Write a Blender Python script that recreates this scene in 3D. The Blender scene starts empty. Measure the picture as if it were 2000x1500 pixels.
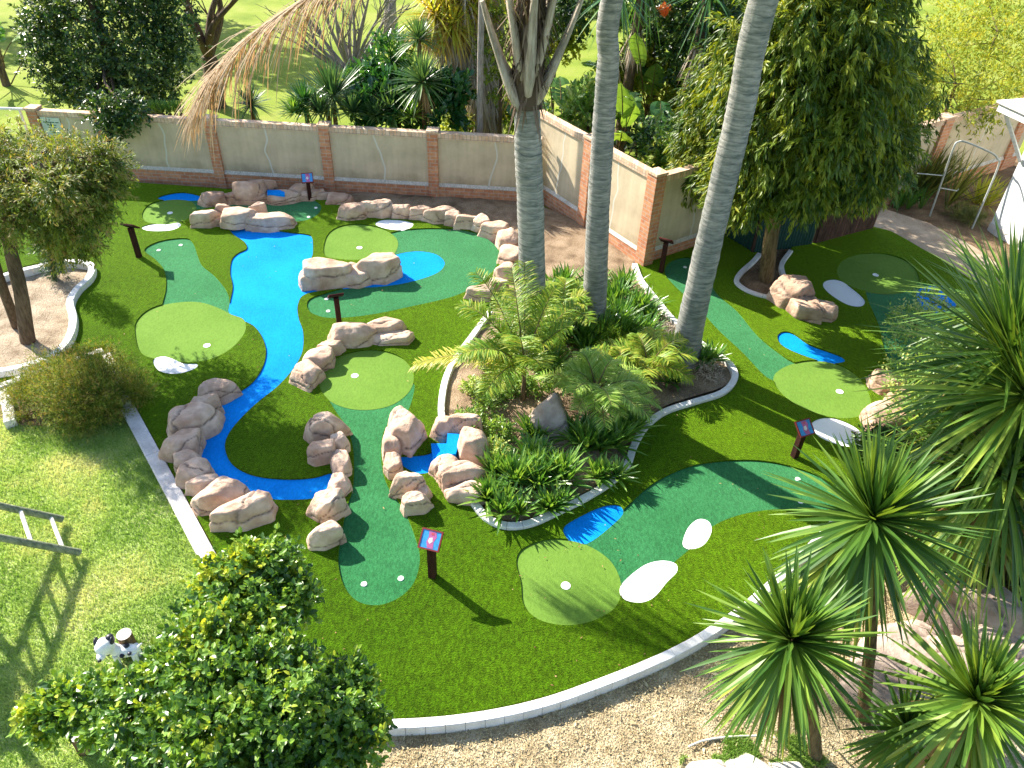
import bpy, bmesh, math, random
import numpy as np
from mathutils import Vector, Matrix, geometry

# ------------------------------------------------------------------ camera, world, sun, exposure
scene = bpy.context.scene
COL = scene.collection
FPX, CAMH = 1500.0, 8.0            # focal length in px of a 2000 px wide picture, camera height
def _axes(vx=920., vy=2650.):
    n = np.array([(vx-1000)/FPX, -(vy-750)/FPX, -1.]); n /= np.linalg.norm(n); u = -n
    f = np.array([0, 0, -1.]); y = f-(f@u)*u; y /= np.linalg.norm(y); x = np.cross(y, u)
    return np.array([x, y, u])
RW = _axes()
cam_d = bpy.data.cameras.new('camera'); cam = bpy.data.objects.new('camera', cam_d); COL.objects.link(cam)
cam_d.sensor_width = 36.0; cam_d.lens = FPX/2000*36; cam_d.clip_end = 2000; cam_d.clip_start = 0.05
m4 = Matrix([list(RW[i])+[0] for i in range(3)]+[[0, 0, 0, 1]]); m4.translation = (0, 0, CAMH)
cam.matrix_world = m4; scene.camera = cam

SUN_EL = math.radians(35.0); SH_AZ = math.radians(-38.5)      # shadows run along this azimuth
sdir = Vector((math.cos(SH_AZ)*math.cos(SUN_EL), math.sin(SH_AZ)*math.cos(SUN_EL), -math.sin(SUN_EL)))
world = bpy.data.worlds.new('World'); scene.world = world; world.use_nodes = True
wn = world.node_tree; bg = wn.nodes['Background']
sky = wn.nodes.new('ShaderNodeTexSky'); sky.sky_type = 'NISHITA'; sky.sun_disc = False
sky.sun_elevation = SUN_EL; sky.sun_rotation = math.atan2(-sdir.x, -sdir.y)
wn.links.new(sky.outputs[0], bg.inputs[0]); bg.inputs[1].default_value = 0.115
sun_d = bpy.data.lights.new('sun', 'SUN'); sun_d.energy = 4.9; sun_d.angle = math.radians(0.5); sun_d.color = (1, .93, .82)
sun = bpy.data.objects.new('sun', sun_d); COL.objects.link(sun)
sun.rotation_euler = sdir.to_track_quat('-Z', 'Y').to_euler(); sun.location = (-15, 15, 20)
scene.view_settings.view_transform = 'Standard'; scene.view_settings.look = 'None'
scene.view_settings.exposure = 1.55; scene.view_settings.gamma = 1
scene.cycles.max_bounces = 6; scene.cycles.transparent_max_bounces = 4

# ------------------------------------------------------------------ helpers
rng = np.random.default_rng(7)
random.seed(7)
def ray(px, py): return RW @ np.array([(px-1000)/FPX, -(py-750)/FPX, -1.])
def G(px, py, z=0.):               # the point at height z seen at photo pixel (px, py)
    d = ray(px, py); return np.array([0, 0, CAMH]) + (z-CAMH)/d[2]*d
def GY(px, py, Y):                 # the point at distance Y seen at photo pixel
    d = ray(px, py); return np.array([0, 0, CAMH]) + Y/d[1]*d
def mpp(p):                        # metres per photo pixel at a point
    c = RW.T @ (np.asarray(p)-[0, 0, CAMH]); return -c[2]/FPX
def unit(v):
    v = np.asarray(v, float); return v/np.maximum(np.linalg.norm(v, axis=-1, keepdims=True), 1e-9)

class Acc:
    """collects geometry and links it as ONE mesh object"""
    def __init__(s): s.V = []; s.L = []; s.S = []; s.T = []; s.M = []; s.n = 0
    def add(s, V, F, tint=0.5, mi=0):
        V = np.asarray(V, float).reshape(-1, 3); F = np.asarray(F, int)
        if F.ndim == 1: F = F.reshape(1, -1)
        s.V.append(V); s.L.append((F+s.n).ravel()); s.S.append(np.full(len(F), F.shape[1]))
        s.T.append(np.broadcast_to(np.asarray(tint, float), (len(V),)).copy()); s.M.append(np.full(len(F), mi)); s.n += len(V)
    def build(s, name, mats, parent=None, smooth=False, loc=None):
        V = np.concatenate(s.V); L = np.concatenate(s.L); S = np.concatenate(s.S)
        if loc is not None: V = V-np.asarray(loc)
        me = bpy.data.meshes.new(name); me.vertices.add(len(V)); me.vertices.foreach_set('co', V.ravel())
        me.loops.add(len(L)); me.loops.foreach_set('vertex_index', L)
        me.polygons.add(len(S)); st = np.concatenate([[0], np.cumsum(S)[:-1]])
        me.polygons.foreach_set('loop_start', st); me.polygons.foreach_set('loop_total', S)
        me.polygons.foreach_set('material_index', np.concatenate(s.M))
        me.polygons.foreach_set('use_smooth', np.full(len(S), bool(smooth)))
        a = me.attributes.new('tint', 'FLOAT', 'POINT'); a.data.foreach_set('value', np.concatenate(s.T))
        me.update(calc_edges=True); me.validate()
        for m in (mats if isinstance(mats, (list, tuple)) else [mats]): me.materials.append(m)
        o = bpy.data.objects.new(name, me); COL.objects.link(o)
        if parent is not None: o.parent = parent
        elif loc is not None: o.location = tuple(loc)
        return o

def tag(o, label, cat, group=None):
    o['label'] = label; o['category'] = cat
    if group: o['group'] = group
    return o
def thing(name, label, cat, loc=(0, 0, 0), rotz=0., group=None):
    o = bpy.data.objects.new(name, None); COL.objects.link(o); o.empty_display_size = .2
    o.location = tuple(loc); o.rotation_euler = (0, 0, rotz)
    return tag(o, label, cat, group)
def structure(o): o['kind'] = 'structure'; return o
def stuff(o, label=None, cat=None):
    o['kind'] = 'stuff'
    if label: o['label'] = label; o['category'] = cat
    return o

def box(a, c, s, rot=None, tint=.5, mi=0):
    c = np.asarray(c, float); s = np.asarray(s, float)/2
    v = np.array([[x, y, z] for x in (-1, 1) for y in (-1, 1) for z in (-1, 1)], float)*s
    if rot is not None: v = v @ np.asarray(rot).T
    a.add(v+c, [[0, 1, 3, 2], [4, 6, 7, 5], [0, 4, 5, 1], [2, 3, 7, 6], [0, 2, 6, 4], [1, 5, 7, 3]], tint, mi)
def rz(t): c, s = math.cos(t), math.sin(t); return np.array([[c, -s, 0], [s, c, 0], [0, 0, 1.]])
def tube(a, pts, rad, n=10, tint=.5, mi=0, cap=True, flat=1., wob=0.):
    P = np.asarray(pts, float); R = np.broadcast_to(np.asarray(rad, float), (len(P),))
    T = unit(np.gradient(P, axis=0)); ref = np.array([0, 0, 1.]) if abs(T[0][2]) < .9 else np.array([1., 0, 0])
    A = unit(np.cross(T, ref)); B = np.cross(T, A); th = np.linspace(0, 2*math.pi, n, endpoint=False)
    rr = R[:, None]*(1+(wob*rng.standard_normal((len(P), n)) if wob else 0))
    V = P[:, None]+rr[..., None]*(np.cos(th)[None, :, None]*A[:, None]+flat*np.sin(th)[None, :, None]*B[:, None])
    k = len(P); F = [[i*n+j, i*n+(j+1) % n, (i+1)*n+(j+1) % n, (i+1)*n+j] for i in range(k-1) for j in range(n)]
    s0 = a.n; a.add(V, F, tint, mi)
    if cap:
        a.add(V[-1], [list(range(n))], tint, mi); a.add(V[0], [list(range(n))[::-1]], tint, mi)
def spline(P, n):                  # Catmull-Rom through points, open
    P = np.asarray(P, float); Q = np.vstack([2*P[0]-P[1], P, 2*P[-1]-P[-2]]); out = []
    for i in range(len(P)-1):
        p0, p1, p2, p3 = Q[i:i+4]
        for t in np.linspace(0, 1, n, endpoint=False):
            out.append(.5*((2*p1)+(p2-p0)*t+(2*p0-5*p1+4*p2-p3)*t*t+(3*p1-p0-3*p2+p3)*t**3))
    out.append(P[-1]); return np.array(out)
def spline_c(P, n):                # closed, centripetal-ish
    P = np.asarray(P, float); k = len(P); out = []
    for i in range(k):
        p0, p1, p2, p3 = P[i-1], P[i], P[(i+1) % k], P[(i+2) % k]
        for t in np.linspace(0, 1, n, endpoint=False):
            out.append(.5*((2*p1)+(p2-p0)*t+(2*p0-5*p1+4*p2-p3)*t*t+(3*p1-p0-3*p2+p3)*t**3))
    return np.array(out)
# vectorised leaf scatter: template in (along, across, normal)
LEAF = (np.array([[0, 0, 0], [.35, -.5, .12], [.35, .5, .12], [.75, -.36, .05], [.75, .36, .05], [1, 0, -.1], [.5, 0, -.02]]),
        np.array([[0, 6, 1], [0, 2, 6], [1, 6, 3], [2, 4, 6], [3, 6, 5], [4, 5, 6]]))
LEAF4 = (np.array([[0, 0, 0], [.45, -.5, .12], [.45, .5, .12], [1, 0, -.08]]), np.array([[0, 3, 1], [0, 2, 3]]))
def scatter(a, P, D, N, L, W, tint, tmpl=LEAF4, mi=0):
    P = np.asarray(P, float); n = len(P)
    D = unit(D); S = unit(np.cross(D, N)); N = np.cross(S, D)
    tv, tf = tmpl; k = len(tv); L = np.broadcast_to(L, (n,)); W = np.broadcast_to(W, (n,))
    V = (P[:, None]+tv[None, :, 0:1]*(L[:, None]*D)[:, None]+tv[None, :, 1:2]*(W[:, None]*S)[:, None]
         + tv[None, :, 2:3]*(W[:, None]*N)[:, None])
    F = (tf[None]+(np.arange(n)*k)[:, None, None]).reshape(-1, 3)
    a.add(V.reshape(-1, 3), F, np.repeat(np.broadcast_to(tint, (n,)), k), mi)
def blades(a, P, D, L, W, droop, tint, seg=4, fold=.25, mi=0, prof='blade', side=None):
    """curved strap leaves: three verts across, seg segments along"""
    P = np.asarray(P, float); n = len(P); D = unit(D)
    L = np.broadcast_to(L, (n,)); W = np.broadcast_to(W, (n,)); droop = np.broadcast_to(droop, (n,))
    S = unit(np.cross(D, [0, 0, 1.])+rng.normal(0, .06, (n, 3))) if side is None else unit(side)
    t = np.linspace(0, 1, seg+1)
    C = P[:, None]+D[:, None]*(L[:, None]*t)[..., None]
    C[..., 2] -= (droop[:, None]*L[:, None])*t**2
    T = D[:, None]+0*C; T[..., 2] -= 2*droop[:, None]*t; T = unit(T)
    Nn = np.cross(S[:, None]+0*T, T)
    w = {'blade': np.array([.55, 1, .9, .6, .04, .0, .0])[:seg+1] if seg == 4 else np.interp(t, [0, .12, .5, .8, 1], [.55, .9, 1, .7, .03]),
         'strap': np.interp(t, [0, .2, .7, 1], [.5, .8, 1, .1])}[prof]
    ww = (W[:, None]*w[None])[..., None]/2
    Lf = C-S[:, None]*ww+Nn*ww*fold; Rt = C+S[:, None]*ww+Nn*ww*fold
    V = np.stack([Lf, C, Rt], 2).reshape(-1, 3); k = (seg+1)*3
    f = []
    for i in range(seg):
        b = i*3; f += [[b, b+1, b+4, b+3], [b+1, b+2, b+5, b+4]]
    F = (np.array(f)[None]+(np.arange(n)*k)[:, None, None]).reshape(-1, 4)
    a.add(V, F, np.repeat(np.broadcast_to(tint, (n,)), k), mi)
def sph(n):
    v = rng.standard_normal((n, 3)); return unit(v)

# ------------------------------------------------------------------ materials
def nt(name):
    m = bpy.data.materials.new(name); m.use_nodes = True; t = m.node_tree
    return m, t, t.nodes['Principled BSDF']
def node(t, typ, **kw):
    n = t.nodes.new(typ)
    for k, v in kw.items():
        if k.startswith('i_'): n.inputs[k[2:].replace('_', ' ')].default_value = v
        else: setattr(n, k, v)
    return n
def ramp(t, fac, stops):
    r = t.nodes.new('ShaderNodeValToRGB'); e = r.color_ramp.elements
    while len(e) < len(stops): e.new(.5)
    for x, (p, c) in zip(e, stops): x.position = p; x.color = (*c, 1)
    t.links.new(fac, r.inputs[0]); return r.outputs[0]
def coords(t, kind='Object', scale=(1, 1, 1)):
    tc = t.nodes.new('ShaderNodeTexCoord'); mp = t.nodes.new('ShaderNodeMapping'); mp.inputs['Scale'].default_value = scale
    t.links.new(tc.outputs[kind], mp.inputs[0]); return mp.outputs[0]
def noise(t, vec, scale, detail=3., rough=.55):
    n = node(t, 'ShaderNodeTexNoise'); n.inputs['Scale'].default_value = scale; n.inputs['Detail'].default_value = detail
    n.inputs['Roughness'].default_value = rough; t.links.new(vec, n.inputs['Vector']); return n.outputs['Fac']
def mix(t, fac, a, b, typ='MIX'):
    n = t.nodes.new('ShaderNodeMix'); n.data_type = 'RGBA'; n.blend_type = typ
    for s, v in ((n.inputs[0], fac), (n.inputs[6], a), (n.inputs[7], b)):
        if isinstance(v, (int, float)): s.default_value = v
        elif isinstance(v, tuple): s.default_value = (*v, 1)
        else: t.links.new(v, s)
    return n.outputs[2]
def mth(t, op, a, b=0.):
    n = t.nodes.new('ShaderNodeMath'); n.operation = op
    for s, v in ((n.inputs[0], a), (n.inputs[1], b)):
        if isinstance(v, (int, float)): s.default_value = v
        else: t.links.new(v, s)
    return n.outputs[0]
def bump(t, p, h, strength, dist=.02):
    b = node(t, 'ShaderNodeBump'); b.inputs['Strength'].default_value = strength; b.inputs['Distance'].default_value = dist
    t.links.new(h, b.inputs['Height']); t.links.new(b.outputs[0], p.inputs['Normal'])
def M_noise(name, c1, c2, scale=3., c3=None, fine=60., rough=.85, bmp=.4, spec=.3, dist=.01, det=4., fine_amt=.35, stretch=(1, 1, 1)):
    m, t, p = nt(name); v = coords(t, 'Object', stretch)
    n1 = noise(t, v, scale, det); n2 = noise(t, v, fine, 2.)
    st = [(.32, c1), (.68, c2)] if c3 is None else [(.28, c1), (.5, c2), (.74, c3)]
    base = ramp(t, n1, st)
    g = ramp(t, n2, [(.3, (1-fine_amt,)*3), (.7, (1+fine_amt*.6,)*3)])
    t.links.new(mix(t, 1., base, g, 'MULTIPLY'), p.inputs['Base Color'])
    p.inputs['Roughness'].default_value = rough; p.inputs['Specular IOR Level'].default_value = spec
    if bmp: bump(t, p, n2, bmp, dist)
    return m
def M_turf(name, dark, light, fine=170., bmp=.7, patch=1.2, amt=.5, dist=.02, sheen=None):
    """synthetic turf: fine fibre grain, soft patches where the pile lies another way"""
    m, t, p = nt(name); v = coords(t, 'Object')
    n1 = mth(t, 'ADD', mth(t, 'MULTIPLY', noise(t, v, patch, 3.), .55), mth(t, 'MULTIPLY', noise(t, v, patch*.22, 2.), .45)); n2 = noise(t, v, fine, 3., .7)
    tc = coords(t, 'Object', (1, .45, 1)); n3 = noise(t, tc, fine*.45, 2., .6)
    base = ramp(t, n1, [(.36, dark), (.62, light)])
    g = ramp(t, n2, [(.32, (1-amt,)*3), (.68, (1+amt*.75,)*3)]); g2 = ramp(t, n3, [(.35, (1-amt*.6,)*3), (.65, (1+amt*.5,)*3)])
    c = mix(t, 1., mix(t, 1., base, g, 'MULTIPLY'), g2, 'MULTIPLY')
    t.links.new(c, p.inputs['Base Color']); p.inputs['Roughness'].default_value = .85; p.inputs['Specular IOR Level'].default_value = .05
    if sheen: p.inputs['Sheen Weight'].default_value = sheen[0]; p.inputs['Sheen Roughness'].default_value = .35; p.inputs['Sheen Tint'].default_value = (*sheen[1], 1)
    bump(t, p, n2, bmp, dist); return m
def M_leaf(name, cols, trans=.35, rough=.42, spec=.45, tcol=None, tmul=1.5):
    m, t, p = nt(name); at = node(t, 'ShaderNodeAttribute', attribute_name='tint')
    k = len(cols); c = ramp(t, at.outputs['Fac'], [(i/(k-1), cc) for i, cc in enumerate(cols)])
    t.links.new(c, p.inputs['Base Color']); p.inputs['Roughness'].default_value = rough; p.inputs['Specular IOR Level'].default_value = spec
    tr = node(t, 'ShaderNodeBsdfTranslucent'); tc = mix(t, 1., c, tcol or (tmul*1.15, tmul, tmul*.45), 'MULTIPLY'); t.links.new(tc, tr.inputs[0])
    ms = node(t, 'ShaderNodeMixShader'); ms.inputs[0].default_value = trans
    t.links.new(p.outputs[0], ms.inputs[1]); t.links.new(tr.outputs[0], ms.inputs[2])
    t.links.new(ms.outputs[0], t.nodes['Material Output'].inputs[0]); return m
def M_rock(name, c1, c2, c3):
    m, t, p = nt(name); v = coords(t, 'Object')
    n1 = noise(t, v, 2.6, 5., .6); n2 = noise(t, v, 22., 4., .65); n3 = noise(t, v, 7., 3.)
    at = node(t, 'ShaderNodeAttribute', attribute_name='tint')
    base = ramp(t, n1, [(.3, c1), (.5, c2), (.7, c3)])
    base = mix(t, .6, base, ramp(t, n3, [(.35, (.72, .66, .62)), (.65, (1.08, 1.06, 1.05))]), 'MULTIPLY')
    base = mix(t, mth(t, 'MULTIPLY', at.outputs['Fac'], .9), base, (.075, .05, .04))       # darker brown along the crack lines
    t.links.new(base, p.inputs['Base Color']); p.inputs['Roughness'].default_value = .82; p.inputs['Specular IOR Level'].default_value = .25
    bump(t, p, n2, .55, .03); return m
def M_plain(name, c, rough=.6, spec=.4, var=.12, scale=14.):
    return M_noise(name, tuple(x*(1-var) for x in c), tuple(min(1, x*(1+var)) for x in c), scale, None, scale*5, rough, .12, spec, .004, 3., .1)
def M_brick(name, c1, c2, mort, soldier=False):
    m, t, p = nt(name); tc = node(t, 'ShaderNodeTexCoord'); sx = node(t, 'ShaderNodeSeparateXYZ'); t.links.new(tc.outputs['Object'], sx.inputs[0])
    cx = node(t, 'ShaderNodeCombineXYZ'); u = mth(t, 'ADD', sx.outputs[0], sx.outputs[1]); t.links.new(u, cx.inputs[0]); t.links.new(sx.outputs[2], cx.inputs[1])
    b = node(t, 'ShaderNodeTexBrick'); t.links.new(cx.outputs[0], b.inputs['Vector'])
    b.inputs['Scale'].default_value = 1.; b.inputs['Brick Width'].default_value = .085 if soldier else .235
    b.inputs['Row Height'].default_value = .24 if soldier else .085; b.inputs['Mortar Size'].default_value = .007; b.inputs['Bias'].default_value = 0.
    b.offset = 0. if soldier else .5
    b.inputs['Color1'].default_value = (*c1, 1); b.inputs['Color2'].default_value = (*c2, 1); b.inputs['Mortar'].default_value = (*mort, 1)
    n = noise(t, tc.outputs['Object'], 9., 4.); g = ramp(t, n, [(.3, (.7, .68, .66)), (.7, (1.15, 1.12, 1.1))])
    t.links.new(mix(t, .8, b.outputs['Color'], g, 'MULTIPLY'), p.inputs['Base Color']); p.inputs['Roughness'].default_value = .9
    p.inputs['Specular IOR Level'].default_value = .2
    bump(t, p, mth(t, 'SUBTRACT', 1., b.outputs['Fac']), .4, .006); return m
def M_plaster(name, c, half):
    """painted plaster panel with damp patches and one pale crack run"""
    m, t, p = nt(name); tc = node(t, 'ShaderNodeTexCoord'); ob = tc.outputs['Object']
    sx = node(t, 'ShaderNodeSeparateXYZ'); t.links.new(ob, sx.inputs[0])
    n1 = noise(t, ob, 1.6, 5., .6); n2 = noise(t, ob, 45., 3.)
    st = coords(t, 'Object', (6, 6, .5)); n4 = noise(t, st, 1.5, 4.)
    base = ramp(t, n1, [(.3, tuple(x*.74 for x in c)), (.68, tuple(x*1.06 for x in c))])
    base = mix(t, .22, base, ramp(t, n4, [(.3, (.62, .60, .52)), (.6, (1.04, 1.04, 1.04))]), 'MULTIPLY')
    lo = mth(t, 'ADD', sx.outputs[2], mth(t, 'MULTIPLY', n1, .5)); base = mix(t, .8, base, ramp(t, lo, [(.48, (.62, .60, .55)), (.78, (1, 1, 1))]), 'MULTIPLY')    # soil splash
    zz = node(t, 'ShaderNodeCombineXYZ'); t.links.new(sx.outputs[2], zz.inputs[2]); oi = node(t, 'ShaderNodeObjectInfo'); t.links.new(mth(t, 'MULTIPLY', oi.outputs['Random'], 40.), zz.inputs[0])
    wv = mth(t, 'MULTIPLY', mth(t, 'SUBTRACT', noise(t, zz.outputs[0], .7, 2.), .5), .9)
    d = mth(t, 'ABSOLUTE', mth(t, 'ADD', mth(t, 'SUBTRACT', sx.outputs[0], half), wv))
    line = ramp(t, d, [(.008, (.7, .7, .7)), (.028, (0, 0, 0))])
    base = mix(t, line, base, (.6, .62, .55))
    t.links.new(base, p.inputs['Base Color']); p.inputs['Roughness'].default_value = .9; p.inputs['Specular IOR Level'].default_value = .2
    bump(t, p, n2, .2, .004); return m
def M_bark(name, c1, c2, ring=False, scale=6.):
    m, t, p = nt(name); v = coords(t, 'Object', (1, 1, 4.5) if ring else (5, 5, 1))
    n1 = noise(t, v, scale, 5., .65); n2 = noise(t, v, scale*6, 3.); n3 = noise(t, coords(t, 'Object', (1, 1, .4)), 3., 3.)
    base = ramp(t, n1, [(.34, c1), (.62, c2)])
    base = mix(t, .7, base, ramp(t, n3, [(.3, (.50, .55, .52)), (.5, (.9, .9, .88)), (.72, (1.25, 1.18, 1.1))]), 'MULTIPLY')
    h = n2
    if ring:
        tc = node(t, 'ShaderNodeTexCoord'); sx = node(t, 'ShaderNodeSeparateXYZ'); t.links.new(tc.outputs['Object'], sx.inputs[0])
        zz = mth(t, 'ADD', mth(t, 'MULTIPLY', sx.outputs[2], 9.), mth(t, 'MULTIPLY', noise(t, tc.outputs['Object'], 2.2, 2.), 1.6))
        fr = mth(t, 'FRACT', zz); g = ramp(t, fr, [(.0, (.42, .42, .42)), (.14, (.92, .92, .92)), (.9, (1.08, 1.08, 1.08))])
        base = mix(t, .75, base, g, 'MULTIPLY'); h = mth(t, 'ADD', mth(t, 'MULTIPLY', fr, .5), mth(t, 'MULTIPLY', n2, .6))
    t.links.new(base, p.inputs['Base Color']); p.inputs['Roughness'].default_value = .9; p.inputs['Specular IOR Level'].default_value = .2
    bump(t, p, h, .7, .03); return m

MT = {}
MT['turf'] = M_turf('long_turf', (.032, .088, .0013), (.057, .132, .0022), 52., 1., .8, .62, .03, (.55, (.60, .90, .05)))
MT['fair'] = M_turf('fairway_turf', (.024, .140, .044), (.036, .178, .062), 75., .6, 1.2, .34, .02, (.4, (.5, .9, .6)))
MT['green'] = M_turf('green_turf', (.104, .200, .027), (.132, .238, .037), 85., .3, 1.3, .17, .02, (.25, (.7, .95, .4)))
MT['blue'] = M_turf('blue_turf', (.002, .195, .66), (.005, .285, .86), 80., .4, .9, .16)
MT['white'] = M_turf('white_turf', (.83, .84, .83), (.88, .89, .88), 120., .3, 2., .05)
MT['soil'] = M_noise('soil', (.13, .085, .052), (.31, .225, .145), 2.4, (.42, .32, .22), 55., .95, .9, .1, .03, 5., .4)
MT['darksoil'] = M_noise('dark_soil', (.10, .065, .04), (.22, .15, .09), 2., (.33, .23, .14), 40., .95, .9, .1, .03, 5., .4)  # darker brown soil of the tree ring, planter and earth yard
MT['sand'] = M_noise('dry_ground', (.28, .21, .115), (.47, .38, .235), 3.2, (.60, .51, .34), 48., .95, 1., .1, .035, 6., .45)
MT['bedsand'] = M_noise('bed_sand', (.22, .16, .105), (.40, .32, .225), 3., (.52, .43, .32), 45., .95, 1., .1, .035, 6., .4)
MT['lawn'] = M_noise('lawn_grass', (.24, .36, .085), (.40, .52, .15), 1.3, (.56, .55, .27), 75., .9, .9, .15, .03, 5., .5)
MT['farlawn'] = M_noise('park_grass', (.12, .185, .016), (.22, .28, .035), .55, (.31, .32, .08), 30., .9, .6, .1, .03, 5., .28)
MT['kerb'] = M_noise('kerb_concrete', (.62, .60, .56), (.78, .77, .74), 4., None, 60., .85, .35, .3, .006, 5., .12)
MT['conc'] = M_noise('weathered_concrete', (.48, .45, .42), (.74, .71, .67), 3., None, 50., .9, .4, .3, .008, 5., .15)
MT['path'] = M_noise('path_paving', (.30, .23, .16), (.47, .38, .28), 2.4, None, 40., .9, .5, .2, .01, 5., .2)
MT['rock'] = M_rock('moulded_rock', (.42, .27, .185), (.55, .395, .29), (.68, .535, .415))
MT['rock2'] = M_rock('brown_rock', (.36, .22, .15), (.50, .34, .24), (.60, .46, .35))
MT['pale'] = M_rock('pale_stone', (.42, .40, .37), (.54, .52, .48), (.64, .62, .58))
MT['stone'] = M_rock('grey_stone', (.24, .185, .15), (.40, .32, .265), (.52, .43, .36))
MT['brick'] = M_brick('face_brick', (.50, .205, .105), (.58, .29, .15), (.46, .38, .30))
MT['coping'] = M_brick('coping_brick', (.62, .40, .25), (.74, .56, .40), (.40, .33, .26), True)
MT['plast'] = M_plaster('plaster', (.60, .495, .335), 0.)
MT['ledge'] = M_noise('plaster_ledge', (.48, .43, .36), (.62, .57, .49), 4., None, 40., .9, .2, .2)
MT['post'] = M_bark('post_timber', (.030, .0095, .006), (.055, .018, .011), False, 5.)
MT['postframe'] = M_plain('painted_frame', (.22, .028, .022), .5)
MT['tee'] = M_plain('white_plastic', (.86, .86, .84), .5)
MT['cup'] = M_plain('cup_inside', (.02, .02, .02), .8)
MT['palmbark'] = M_bark('palm_trunk', (.15, .165, .155), (.37, .36, .335), True, 5.)
MT['boot'] = M_bark('leaf_base', (.26, .21, .16), (.50, .44, .37), False, 3.)
MT['fibre'] = M_leaf('fibre', [(.05, .035, .025), (.14, .10, .07), (.24, .18, .13)], .1, .8, .1)
MT['bark'] = M_bark('brown_bark', (.075, .05, .032), (.17, .12, .08), False, 5.)
MT['bark2'] = M_bark('ochre_bark', (.10, .068, .03), (.24, .17, .08), False, 5.)
MT['greybark'] = M_bark('grey_bark', (.20, .17, .14), (.38, .34, .30), False, 6.)
MT['palmleaf'] = M_leaf('palm_leaf', [(.06, .17, .018), (.15, .29, .03), (.30, .40, .045), (.52, .46, .07)], .42, .4, .5)
MT['datepalm'] = M_leaf('date_palm_leaf', [(.12, .27, .035), (.26, .43, .07), (.46, .56, .15)], .4, .33, .6)
MT['deadleaf'] = M_leaf('dead_frond', [(.24, .15, .07), (.42, .29, .16), (.58, .46, .30)], .3, .7, .2, (1.2, 1., .8))
MT['agap'] = M_leaf('strap_leaf', [(.045, .14, .022), (.11, .25, .036), (.27, .42, .08)], .34, .30, .6)
MT['cover'] = M_leaf('cover_leaf', [(.09, .20, .03), (.22, .36, .06), (.52, .56, .22)], .3, .4, .4)
MT['fern'] = M_leaf('fern_leaf', [(.10, .24, .02), (.20, .34, .03), (.33, .42, .05)], .4, .6, .2)
MT['yucca'] = M_leaf('yucca_leaf', [(.036, .098, .018), (.088, .185, .026), (.19, .295, .04), (.38, .41, .07)], .28, .40, .35)
MT['yuccagold'] = M_leaf('golden_yucca_leaf', [(.09, .16, .02), (.22, .30, .035), (.46, .46, .06), (.5, .36, .12)], .5, .4, .4)
MT['yuccadead'] = M_leaf('dead_yucca_leaf', [(.19, .10, .04), (.33, .20, .08), (.44, .31, .14)], .2, .7, .2, (1.2, 1., .7))
MT['glossy'] = M_leaf('glossy_leaf', [(.026, .08, .012), (.08, .185, .024), (.20, .34, .04), (.48, .52, .05)], .32, .32, .5)
MT['darktree'] = M_leaf('dark_leaf', [(.012, .042, .012), (.03, .085, .018), (.085, .155, .03), (.22, .28, .06)], .24, .35, .5)
MT['weep'] = M_leaf('drooping_leaf', [(.034, .08, .006), (.09, .15, .012), (.21, .265, .02), (.38, .38, .03)], .32, .45, .35)
MT['olive'] = M_leaf('olive_leaf', [(.035, .07, .01), (.10, .155, .018), (.22, .28, .035), (.34, .25, .10)], .3, .5, .3)
MT['juniper'] = M_leaf('juniper_leaf', [(.035, .085, .010), (.12, .19, .02), (.28, .31, .04), (.36, .24, .08)], .28, .6, .2)
MT['hedge'] = M_leaf('yellow_green_leaf', [(.06, .11, .012), (.16, .22, .02), (.32, .36, .035), (.42, .40, .06)], .38, .5, .3)
MT['philo'] = M_leaf('broad_leaf', [(.012, .060, .018), (.030, .115, .026), (.075, .20, .030)], .28, .25, .65)
MT['strel'] = M_leaf('banana_leaf', [(.03, .10, .03), (.075, .185, .04), (.15, .28, .045), (.20, .33, .05)], .34, .22, .8)
MT['bluegrass'] = M_leaf('blue_strap', [(.03, .085, .035), (.06, .14, .05), (.13, .22, .06)], .28, .35, .5)
MT['reed'] = M_leaf('reed_leaf', [(.055, .085, .018), (.13, .16, .03), (.28, .27, .06)], .28, .4, .45)
MT['shag'] = M_leaf('shaggy_thatch', [(.30, .23, .16), (.50, .42, .33), (.70, .63, .54)], .2, .8, .15, (1.1, 1., .8))
MT['grassblade'] = M_leaf('grass_blade', [(.20, .34, .06), (.38, .50, .13), (.64, .62, .30)], .35, .7, .2, (1.3, 1.3, .8), .2)
MT['chip'] = M_leaf('mulch_chip', [(.25, .18, .09), (.44, .36, .20), (.62, .54, .34)], .05, .9, .1)
MT['ladder'] = M_bark('treated_pole', (.13, .17, .10), (.34, .36, .24), False, 5.)
MT['rung'] = M_plain('pale_rung', (.72, .68, .60), .7)
MT['endgrain'] = M_plain('sawn_end', (.55, .50, .46), .8)
MT['log'] = M_bark('log_bark', (.10, .055, .03), (.26, .16, .09), False, 5.)
MT['gwhite'] = M_plain('white_paint', (.80, .80, .79), .45)
MT['gblack'] = M_plain('black_paint', (.016, .017, .03), .4)
MT['housewall'] = M_plain('house_paint', (.72, .75, .76), .7, .3, .05)
MT['wood'] = M_bark('dark_board', (.055, .030, .022), (.13, .072, .05), False, 6.)
MT['greensheet'] = M_plain('green_sheet', (.014, .060, .045), .55)
MT['steel'] = M_plain('painted_steel', (.42, .44, .40), .45)
MT['notice'] = M_plain('notice_board', (.52, .58, .50), .5)
MT['ink'] = M_plain('notice_ink', (.03, .10, .08), .6)
MT['pot'] = M_plain('black_pot', (.02, .02, .022), .5)
MT['hose'] = M_plain('pale_pipe', (.70, .66, .55), .6)
MT['orange'] = M_leaf('orange_flower', [(.5, .08, .02), (.7, .2, .05), (.8, .4, .1)], .3, .5, .3)

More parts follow.
